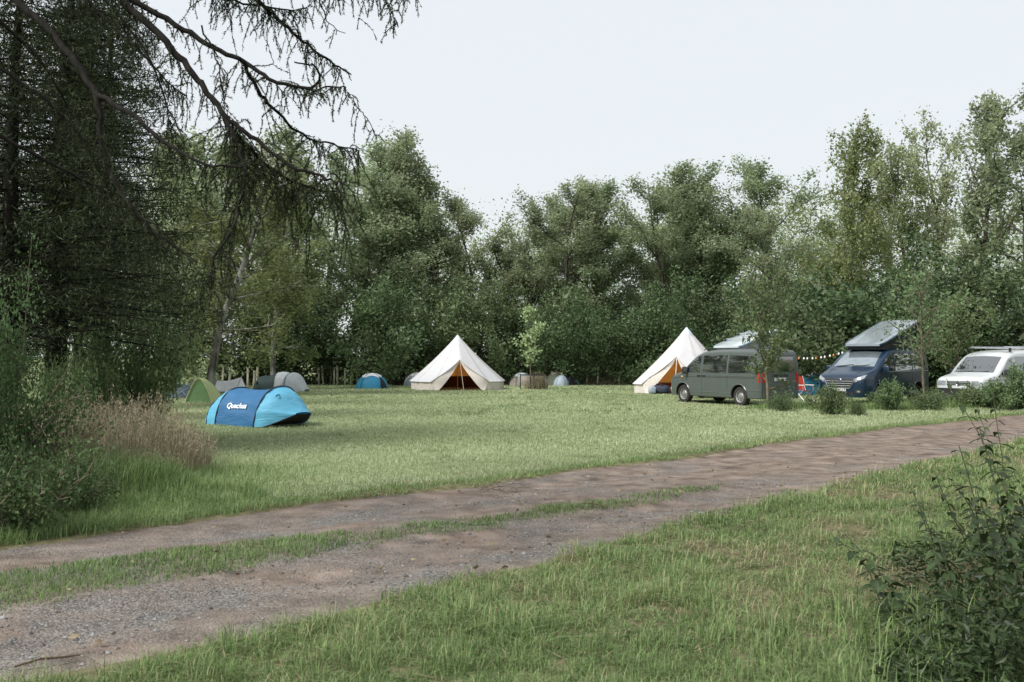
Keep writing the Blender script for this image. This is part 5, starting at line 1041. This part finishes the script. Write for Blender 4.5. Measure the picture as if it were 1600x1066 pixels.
# ------------------------------------------------------------------ grasses
def blades(P, h, wd, rng, bend=0.5, segs=2, tint=None, lean=None):
    """tapered bent blades at P (n,3); returns triangles"""
    n = len(P); az = rng.uniform(0, 6.283, n); f = np.stack([np.cos(az), np.sin(az), np.zeros(n)], 1); sd = np.stack([-np.sin(az + rng.normal(size=n) * 0.5), np.cos(az), np.zeros(n)], 1); sd /= np.linalg.norm(sd, axis=1, keepdims=True)
    h = h[:, None] if hasattr(h, '__len__') else np.full((n, 1), h); wd = wd[:, None] if hasattr(wd, '__len__') else np.full((n, 1), wd)
    b = np.abs(rng.normal(size=(n, 1))) * bend
    if lean is not None: f = f + lean
    tip = P + f * h * b + np.array([0, 0, 1]) * h / np.sqrt(1 + b * b)
    if segs == 1: V = np.stack([P - sd * wd, P + sd * wd, tip], 1); F_ = np.arange(3 * n).reshape(n, 3); k = 3
    else:
        mid = P + f * h * b * 0.28 + np.array([0, 0, 1]) * h * 0.58 / np.sqrt(1 + b * b * 0.4)
        V = np.stack([P - sd * wd, P + sd * wd, mid - sd * wd * 0.75, mid + sd * wd * 0.75, tip], 1); o = np.arange(n)[:, None] * 5; F_ = np.concatenate([o + [0, 1, 3], o + [0, 3, 2], o + [2, 3, 4]]); k = 5
    return V.reshape(-1, 3), F_, np.repeat(tint if tint is not None else rng.uniform(0, 1, n), k)
def join(parts):
    Vs, Fs, Ts, o = [], [], [], 0
    for V, F_, T in parts: Vs.append(V); Fs.append(F_ + o); Ts.append(T); o += len(V)
    return np.concatenate(Vs), np.concatenate(Fs), np.concatenate(Ts)
rng = np.random.RandomState(2024)
fieldp, vergep, medp, forep = [], [], [], []
for d0, d1, dens, wd, sg in [(3.6, 6, 4200, 0.0022, 2), (6, 8, 3400, 0.0026, 2), (8, 12, 2400, 0.0034, 2), (12, 18, 1150, 0.0055, 1), (18, 28, 520, 0.0095, 1), (28, 42, 230, 0.016, 1), (42, 62, 85, 0.03, 1)]:
    half = 0.56 * d1 + 1.5; n = int((d1 - d0) * 2 * half * dens); x = rng.uniform(-half, half, n); y = rng.uniform(d0, d1, n); ok = np.abs(x) < 0.56 * y + 1.5; x, y = x[ok], y[ok]
    tu, mu = track_u(x, y), median_u(x, y); z = hgt(x, y)
    tuft = fnoise(x * 2.1, y * 2.1 + 50, 3); dry = fnoise(x * 0.45 + 80, y * 0.45, 3); r = rng.uniform(0, 1, len(x))
    out = tu < 0.02 + rng.normal(size=len(x)) * 0.05
    far = out & (y > T_FAR(x) - 0.4); fore = out & ~far; med = (tu > 0.1) & (mu > rng.normal(size=len(x)) * 0.06) & (r < 0.75)
    edge = np.clip(1 - (y - T_FAR(x)) / 1.3, 0, 1) * far; leftg = np.clip((-2.2 - x) / 2.5, 0, 1) * np.clip((17 - y) / 4, 0, 1) * far
    vg = far & ((edge > 0.45 + 0.3 * rng.rand(len(x))) | (leftg > rng.uniform(0, 1, len(x)))); fd = far & ~vg
    Pp = np.stack([x, y, z], 1)
    if fd.any():
        t = np.clip(0.28 + 0.34 * dry[fd] + 0.35 * rng.uniform(-1, 1, fd.sum()) + 0.35 * (tuft[fd] - 0.5), 0, 1); wd_ = vnoise(x[fd] * 2.7 + 200, y[fd] * 2.7) * vnoise(x[fd] * 0.8, y[fd] * 0.8 + 90); weed = wd_ > 0.62; yel = fnoise(x[fd] * 0.22 + 33, y[fd] * 0.22, 3); t = np.where(weed, t * 0.25, np.clip(t + 0.55 * (yel - 0.5), 0, 1)); hh = (0.03 + 0.045 * tuft[fd] + 0.03 * weed) * rng.uniform(0.6, 1.4, fd.sum()); fieldp.append(blades(Pp[fd], hh, wd, rng, 1.5, sg, t))
    if vg.any():
        hh = (0.035 + 0.06 * tuft[vg] + 0.09 * leftg[vg]) * rng.uniform(0.6, 1.5, vg.sum()); t = np.clip(0.32 + 0.5 * tuft[vg] + 0.3 * rng.uniform(-1, 1, vg.sum()), 0, 0.92); vergep.append(blades(Pp[vg], hh, wd * 1.1, rng, 1.0, sg, t))
    if med.any():
        zz = Pp[med].copy(); zz[:, 2] -= 0.02; hh = (0.03 + 0.07 * tuft[med]) * rng.uniform(0.6, 1.4, med.sum()) * np.clip(mu[med] * 5, 0.45, 1); medp.append(blades(zz, hh, wd * 1.1, rng, 1.2, sg, np.clip(0.1 + 0.5 * tuft[med] + 0.35 * rng.uniform(-1, 1, med.sum()), 0, 1)))
    if fore.any():
        xf, yf = x[fore], y[fore]; bare = fnoise(xf * 0.9 + 5, yf * 0.9 + 70, 3); clump = vnoise(xf * 7.5, yf * 7.5); keep = ((bare > 0.44 + rng.normal(size=len(xf)) * 0.05) & (clump > 0.18)) | (rng.rand(len(xf)) < 0.18); tuft[fore] = 0.45 * tuft[fore] + 0.55 * clump * (0.35 + fnoise(xf * 1.1 + 20, yf * 1.1, 2)); q = Pp[fore][keep]; tf_ = tuft[fore][keep]; n2 = len(q)
        hh = (0.018 + 0.24 * tf_ ** 2.2) * rng.uniform(0.5, 1.6, n2); t = np.clip(0.36 + 0.40 * tf_ + 0.5 * rng.uniform(-1, 1, n2) + 0.55 * (0.5 - bare[keep]), 0, 1); forep.append(blades(q, hh, wd * 1.15, rng, 1.3, 2, t))
for nm, pr, mt, lab, cat in [('field_grass', fieldp, 'grass_field', 'short pale grass of the open field', 'grass'), ('verge_grass', vergep, 'grass_verge', 'greener grass along the far edge of the track', 'grass'), ('median_grass', medp, 'grass_verge', 'grass strip between the wheel ruts', 'grass'), ('foreground_grass', forep, 'grass_verge', 'rough cut grass in the foreground below the track', 'grass')]:
    V, F_, T = join(pr); tag(link(nm, np_mesh(nm, V, F_, tint=T), M[mt]), lab, cat, kind='stuff')
# tall dry grass on the left, with seed heads
def tall(n, cx, cy, rx, ry, h0, h1, wd, mt, nm, lab, head=True, tmin=0.0, tmax=1.0, bend=0.35):
    a, r = rng.uniform(0, 6.28, n), np.sqrt(rng.uniform(0, 1, n)); x, y = cx + rx * r * np.cos(a), cy + ry * r * np.sin(a); tf_ = fnoise(x * 1.4, y * 1.4, 2); ok = tf_ > 0.3; x, y, tf_, r = x[ok], y[ok], tf_[ok], r[ok]
    P = np.stack([x, y, hgt(x, y)], 1); hh = (h0 + (h1 - h0) * tf_) * rng.uniform(0.5, 1.2, len(x)) * (1 - 0.6 * r ** 3); st = rng.get_state(); t = rng.uniform(tmin, tmax, len(x))
    V, F_, T = blades(P, hh, wd, rng, bend, 2, t); parts = [(V, F_, T)]
    if head:
        tip = V.reshape(-1, 5, 3)[:, 4]; mid_ = V.reshape(-1, 5, 3)[:, 2:4].mean(1); C = np.concatenate([tip + (mid_ - tip) * f for f in (0.02, 0.07, 0.12, 0.17, 0.22)]) ; C = C + rng.normal(size=C.shape) * 0.012
        q, f4, tt = leaf_quads(C, 0.045, rng, 0.25, flat=-0.8, tint=np.tile(np.clip(t + 0.25, 0, 1), 5)); parts.append((q, np.concatenate([f4[:, [0, 1, 2]], f4[:, [0, 2, 3]]]), tt))
    V, F_, T = join(parts); tag(link(nm, np_mesh(nm, V, F_, tint=T), M[mt]), lab, 'grass', kind='stuff')
tall(5600, -6.3, 14.6, 1.75, 2.6, 0.45, 1.45, 0.004, 'grass_dry', 'tall_dry_grass', 'tall dry seeding grass on the left, before the leafy shrub', True, 0.1, 1.0)
tall(4200, -5.2, 12.7, 1.15, 1.0, 0.40, 0.85, 0.0045, 'grass_verge', 'tall_green_grass', 'tall green grass at the foot of the dry grass', False, 0.0, 0.75, 0.7)
tall(2600, -3.9, 12.2, 0.9, 0.9, 0.16, 0.36, 0.004, 'grass_verge', 'long_grass', 'longer green tufts right of the tall grass', False, 0.1, 0.8, 0.8)
g = gnd(838, 608); tall(700, g.x, g.y, 0.62, 0.5, 0.40, 0.90, 0.008, 'grass_dry', 'guard_grass', 'tall dry grass inside the wooden tree guard', True, 0.3, 1.0, 0.2)
g = gnd(940, 598); tall(900, g.x, g.y, 0.5, 0.4, 0.45, 0.85, 0.010, 'grass_dry', 'grass_tussock', 'olive grass tussock at the foot of the bare sapling', True, 0.0, 0.6, 0.3)
tall(9000, at(945, 560, 59).x, 59.0, 13.0, 0.7, 0.30, 0.75, 0.018, 'grass_dry', 'fringe_grass', 'brownish unmown grass along the foot of the wood', False, 0.1, 0.9, 0.3)
for k, (px, py, rx, ry, n) in enumerate([(1320, 640, 3.2, 0.7, 2400), (1470, 636, 3.0, 0.8, 2600)]):
    g = gnd(px, py); tall(n, g.x, g.y, rx, ry, 0.18, 0.45, 0.008, 'grass_verge', 'long_grass', ['longer grass round the bushes in front of the blue van', 'longer grass below the brambles of the white van'][k], False, 0.1, 0.9, 0.6)
# ------------------------------------------------------------------ gravel, straw, leaves
n = 130000; x = rng.uniform(-6.5, 13, n); y = rng.uniform(4, 24, n); u = track_u(x, y); v = (y - T_NEAR(x)) / (T_FAR(x) - T_NEAR(x)); p_ = np.exp(-((v - 0.22) / 0.15) ** 2) + 0.8 * np.exp(-((v - 0.72) / 0.09) ** 2) + 0.12
ok = (u > 0.05) & (median_u(x, y) < 0) & (rng.rand(n) < p_ * np.clip(fnoise(x * 0.9 + 3, y * 0.9, 3) * 2.4 - 0.75, 0, 1) * np.clip(9.0 / y, 0, 1)); x, y = x[ok], y[ok]; n = len(x)
ix = np.interp(x, xs, np.arange(len(xs))).round().astype(int); vv = (y - f0[ix]) / (f1 - f0)[ix]; z = ZZ[ix, np.clip((vv * 53).round().astype(int), 0, 53)]
O = np.array([[1, 0, 0], [-1, 0, 0], [0, 1, 0], [0, -1, 0], [0, 0, 1], [0, 0, -1]], float); OF = np.array([[0, 2, 4], [2, 1, 4], [1, 3, 4], [3, 0, 4], [2, 0, 5], [1, 2, 5], [3, 1, 5], [0, 3, 5]])
s = rng.gamma(3.0, 0.0030, n)[:, None, None] * (0.6 + 0.8 * rng.rand(n, 6, 1)); an = rng.uniform(0, 6.28, n); ca, sa = np.cos(an)[:, None], np.sin(an)[:, None]
Q = O[None] * s * np.array([1, 0.8, 0.6]); Q = np.stack([Q[..., 0] * ca - Q[..., 1] * sa, Q[..., 0] * sa + Q[..., 1] * ca, Q[..., 2]], -1) + np.stack([x, y, z + 0.003], 1)[:, None]
M['stone'] = mat_leaf('stone', (0.06, 0.057, 0.055), (0.24, 0.232, 0.225), 0.0, 0.8, 0.3)
tag(link('gravel', np_mesh('gravel', Q.reshape(-1, 3), (OF[None] + 6 * np.arange(n)[:, None, None]).reshape(-1, 3), tint=np.repeat(rng.rand(n), 6)), M['stone']), 'loose grey gravel in the wheel ruts', 'gravel', kind='stuff')
n = 70000; x = rng.uniform(-3, 8, n); y = rng.uniform(4, 15, n); row = T_NEAR(x) - y; band = np.exp(-((row - 0.95 - 0.25 * fnoise(x, y)) / 0.16) ** 2) + np.exp(-((row - 2.1 - 0.4 * fnoise(x + 9, y)) / 0.2) ** 2); band = band * (vnoise(x * 1.5, y * 1.5 + 8) > 0.38) * (x > 0.8); br = fnoise(x * 0.9 + 5, y * 0.9 + 70, 3); u = track_u(x, y)
ok = ((u < 0.1) & (y < T_FAR(x)) & (rng.rand(n) < np.clip((0.56 - br) * 4 + band * 2.0, 0.06, 1))) | ((u > 0) & (rng.rand(n) < 0.025)); x, y = x[ok], y[ok]; n = len(x)
az = rng.uniform(0, 6.28, n); L = rng.uniform(0.04, 0.16, n); d = np.stack([np.cos(az) * L, np.sin(az) * L, rng.uniform(-0.1, 0.25, n) * L], 1); sd_ = np.stack([-np.sin(az), np.cos(az), 0 * az], 1) * 0.0022
Pz = np.stack([x, y, hgt(x, y) + rng.uniform(0.01, 0.075, n)], 1); V = np.stack([Pz - sd_, Pz + sd_, Pz + d + sd_, Pz + d - sd_], 1).reshape(-1, 3)
tag(link('cut_straw', np_mesh('cut_straw', V, np.arange(4 * n).reshape(n, 4), tint=np.repeat(rng.rand(n), 4)), M['straw']), 'brown cut grass lying in patches in the foreground', 'straw', kind='stuff')
n = 420; x = rng.uniform(-5, 7, n); y = rng.uniform(5, 16, n); ok = (track_u(x, y) > -0.6); x, y = x[ok], y[ok]; V, F_, T = leaf_quads(np.stack([x, y, hgt(x, y) + 0.012], 1), 0.055, rng, 0.6, flat=0.93); tag(link('fallen_leaves', np_mesh('fallen_leaves', V, F_, tint=T), M['straw']), 'small dead leaves scattered over the track', 'leaves', kind='stuff')
for px, py, L, rz, lab in [(930, 790, 0.42, 2.2, 'pale dry stick lying on the strip of grass between the ruts'), (495, 978, 0.55, 0.3, 'pale dry stalk on the near edge of the track, lower left'), (75, 1038, 0.35, 0.6, 'short pale stick in the lower left corner of the track')]:
    g = gnd(px, py); o = MB().tube([(-L / 2, 0, 0.012), (-L * 0.1, 0.012, 0.03), (L * 0.2, -0.006, 0.025), (L / 2, 0.02, 0.015)], [0.006, 0.007, 0.006, 0.003], 6).obj('stick', M['straw']); o.location = (g.x, g.y, gz(g.x, g.y)); o.rotation_euler.z = rz; tag(o, lab, 'stick')
g = gnd(786, 764); o = empty('twig_pile', (g.x, g.y, gz(g.x, g.y))); tag(o, 'small heap of dry twigs on the far edge of the track', 'twigs'); rg = random.Random(8)
for k in range(16):
    a = rg.uniform(0, 6.28); L = rg.uniform(0.12, 0.4); c = Vector((rg.uniform(-0.3, 0.3), rg.uniform(-0.12, 0.12), rg.uniform(0.01, 0.06))); d = Vector((math.cos(a), math.sin(a) * 0.5, rg.uniform(-0.05, 0.25))) * L / 2; MB().tube([c - d, c + Vector((0, 0, 0.015)), c + d], [0.005, 0.006, 0.003], 5).obj('twig', M['bark_young'], o)
# ------------------------------------------------------------------ nettles in the right foreground
bm = bmesh.new(); rows = [(0.0, 0.0, 0), (0.18, 0.20, 0.02), (0.38, 0.26, 0.01), (0.62, 0.19, -0.05), (0.84, 0.09, -0.12), (1.0, 0.0, -0.2)]
vl = []
for x, wv, z in rows: vl.append([bm.verts.new((x, sgn * wv, z + (0.06 if sgn else 0.0) * (wv > 0))) for sgn in (-1, 0, 1)] if wv else [bm.verts.new((x, 0, z))] * 3)
for a, b_ in zip(vl[:-1], vl[1:]):
    for k in (0, 1):
        f = []; [f.append(q) for q in (a[k], a[k + 1], b_[k + 1], b_[k]) if q not in f]
        if len(f) > 2: bm.faces.new(f)
NLM = [bpy.data.meshes.new('leaf') for _ in range(3)]
for k, me in enumerate(NLM):
    bm.to_mesh(me); at1 = me.attributes.new('tint', 'FLOAT', 'POINT'); at1.data.foreach_set('value', [0.2 + 0.3 * k] * len(me.vertices)); me.materials.append(M['leaf_nettle']); me.polygons.foreach_set('use_smooth', [True] * len(me.polygons))
bm.free()
STEM = mat_plain('nettle_stem', (0.07, 0.075, 0.03), 0.7)
rg = np.random.RandomState(31)
spots = [(1560, 1000, 1.25, -0.2), (1590, 940, 1.45, -0.15), (1500, 985, 0.9, -0.35), (1450, 1000, 0.75, -0.45), (1600, 880, 1.5, -0.25), (1530, 930, 0.95, -0.4), (1420, 960, 0.62, -0.6), (1475, 935, 0.72, -0.5), (1575, 1040, 1.05, -0.2), (1640, 930, 1.6, -0.3), (1390, 975, 0.45, -0.6), (1545, 880, 0.85, -0.5), (1620, 1010, 1.3, -0.2), (1510, 1030, 0.7, -0.3)]
for i, (px, py, H, ln) in enumerate(spots):
    g = gnd(px, py); o = empty('nettle_plant', (g.x, g.y, gz(g.x, g.y))); tag(o, 'dark leafy nettle stem in the clump at the right front edge', 'nettle', 'nettles at the right front edge')
    P = path((0, 0, -0.02), (ln * 0.5 + rg.normal() * 0.1, rg.normal() * 0.15, 1), H * 1.05, rg, 9, -0.02, 0.06); P[:, 0] += ln * 0.35 * np.linspace(0, 1, 9) ** 2 * H; tv, tf = tubes_np([(P, np.linspace(0.006, 0.0025, 9))], 6); link('stem', np_mesh('stem', tv, tf, smooth=True), STEM, o)
    nn = int(7 + H * 6)
    for k in range(nn):
        u = 0.18 + 0.82 * (k + 0.5) / nn; q = [np.interp(u * 8, np.arange(9), P[:, c]) for c in range(3)]; a = (k % 2) * 1.57 + rg.normal() * 0.3
        for s_ in (0, math.pi):
            lf_ = link('leaf', NLM[rg.randint(3)], None, o); lf_.location = q; sz = rg.uniform(0.07, 0.12) * (1.15 - 0.5 * u ** 3); lf_.scale = (sz, sz, sz); lf_.rotation_euler = (rg.normal() * 0.25, 0.25 + rg.normal() * 0.25, a + s_)
# tangled lower growth behind the stems
Cs = []
for k in range(560):
    px, py = rg.uniform(1400, 1760), rg.uniform(850, 1120); g = gnd(px, py); f = np.clip((px - 1380) / 220, 0.12, 1.2); hh = f ** 1.4 * rg.uniform(0.15, 0.75) * (0.35 + 1.2 * float(vnoise(g.x * 1.6, g.y * 1.6))); m_ = rg.randint(14, 30); q = rg.normal(size=(m_, 3)) * np.array([0.10, 0.10, 0]); q[:, 2] = rg.uniform(0, hh, m_); Cs.append(q + np.array([g.x, g.y, 0.02]))
V, F_, T = leaf_quads(np.concatenate(Cs), 0.055, rng, 0.36, droop=0.15, jit=0.7); tag(link('nettle_undergrowth', np_mesh('nettle_undergrowth', V, F_, tint=T * 0.8), M['leaf_nettle']), 'dark tangle of low leaves under the nettle stems', 'undergrowth', kind='stuff')
nb = 2600; x = rng.uniform(0.6, 4.2, nb); y = rng.uniform(4.2, 6.9, nb); w0 = np.clip((x / y - 0.14) / 0.22, 0, 1); ok = rng.rand(nb) < w0; x, y, w0 = x[ok], y[ok], w0[ok]
V, F_, T = blades(np.stack([x, y, hgt(x, y)], 1), (0.08 + 0.20 * w0) * rng.uniform(0.5, 1.2, len(x)), 0.0042, rng, 0.75, 2, rng.uniform(0, 0.8, len(x))); tag(link('long_grass', np_mesh('long_grass', V, F_, tint=T), M['grass_verge']), 'long grass blades standing in front of the nettles', 'grass', kind='stuff')
# ------------------------------------------------------------------ red chair and string of lights
g = gnd(1257, 626); o = empty('folding_chair', (g.x, g.y, gz(g.x, g.y)), math.radians(-62)); tag(o, 'red folding camp chair with pale frame beside the grey van tail', 'chair')
ALU = mat_plain('chair_frame', (0.55, 0.55, 0.55), 0.4, 0.5)
MB().grid([[(-0.20 - 0.14 * f, y, 0.40 + 0.52 * f + 0.02 * math.cos(y * 6)) for y in np.linspace(-0.23, 0.23, 6)] for f in np.linspace(0, 1, 6)]).obj('backrest', F['red'], o); MB().grid([[(-0.20 + 0.42 * f, y, 0.39 + 0.03 * f - 0.04 * math.cos(y * 5) * math.sin(3.1 * f)) for y in np.linspace(-0.24, 0.24, 6)] for f in np.linspace(0, 1, 6)]).obj('seat', F['red'], o)
for sy in (-0.26, 0.26):
    MB().tube([(0.26, sy, 0.0), (-0.22, sy, 0.42), (-0.36, sy, 0.95)], 0.013, 6).obj('leg', ALU, o); MB().tube([(-0.28, sy, 0.0), (0.22, sy, 0.42)], 0.013, 6).obj('leg', ALU, o); MB().box((0.02, sy, 0.60), (0.46, 0.05, 0.025), None, 0.008).obj('armrest', M['plate'], o); MB().tube([(0.20, sy, 0.42), (0.20, sy, 0.60)], 0.010, 6).obj('arm_post', ALU, o)
a, b_ = at(1214, 553, 40.5), at(1322, 548, 39.0); o = empty('string_lights', a); tag(o, 'sagging string of small white and orange party lights between the two camper vans', 'string lights')
cp = [Vector((b_ - a) * f) - Vector((0, 0, 0.20 * math.sin(math.pi * f))) for f in np.linspace(0, 1, 41)]
MB().tube(cp, 0.006, 5).obj('cord', M['plastic'], o)
for k in range(16):
    q = cp[1 + int(k * 2.5)]; b1 = MB().lathe([(0.001, -0.10), (0.030, -0.085), (0.040, -0.055), (0.022, -0.02), (0.014, 0.0)], 'z', 10, q).obj('bulb', M['plate'] if k % 4 != 1 else F['orange'], o)
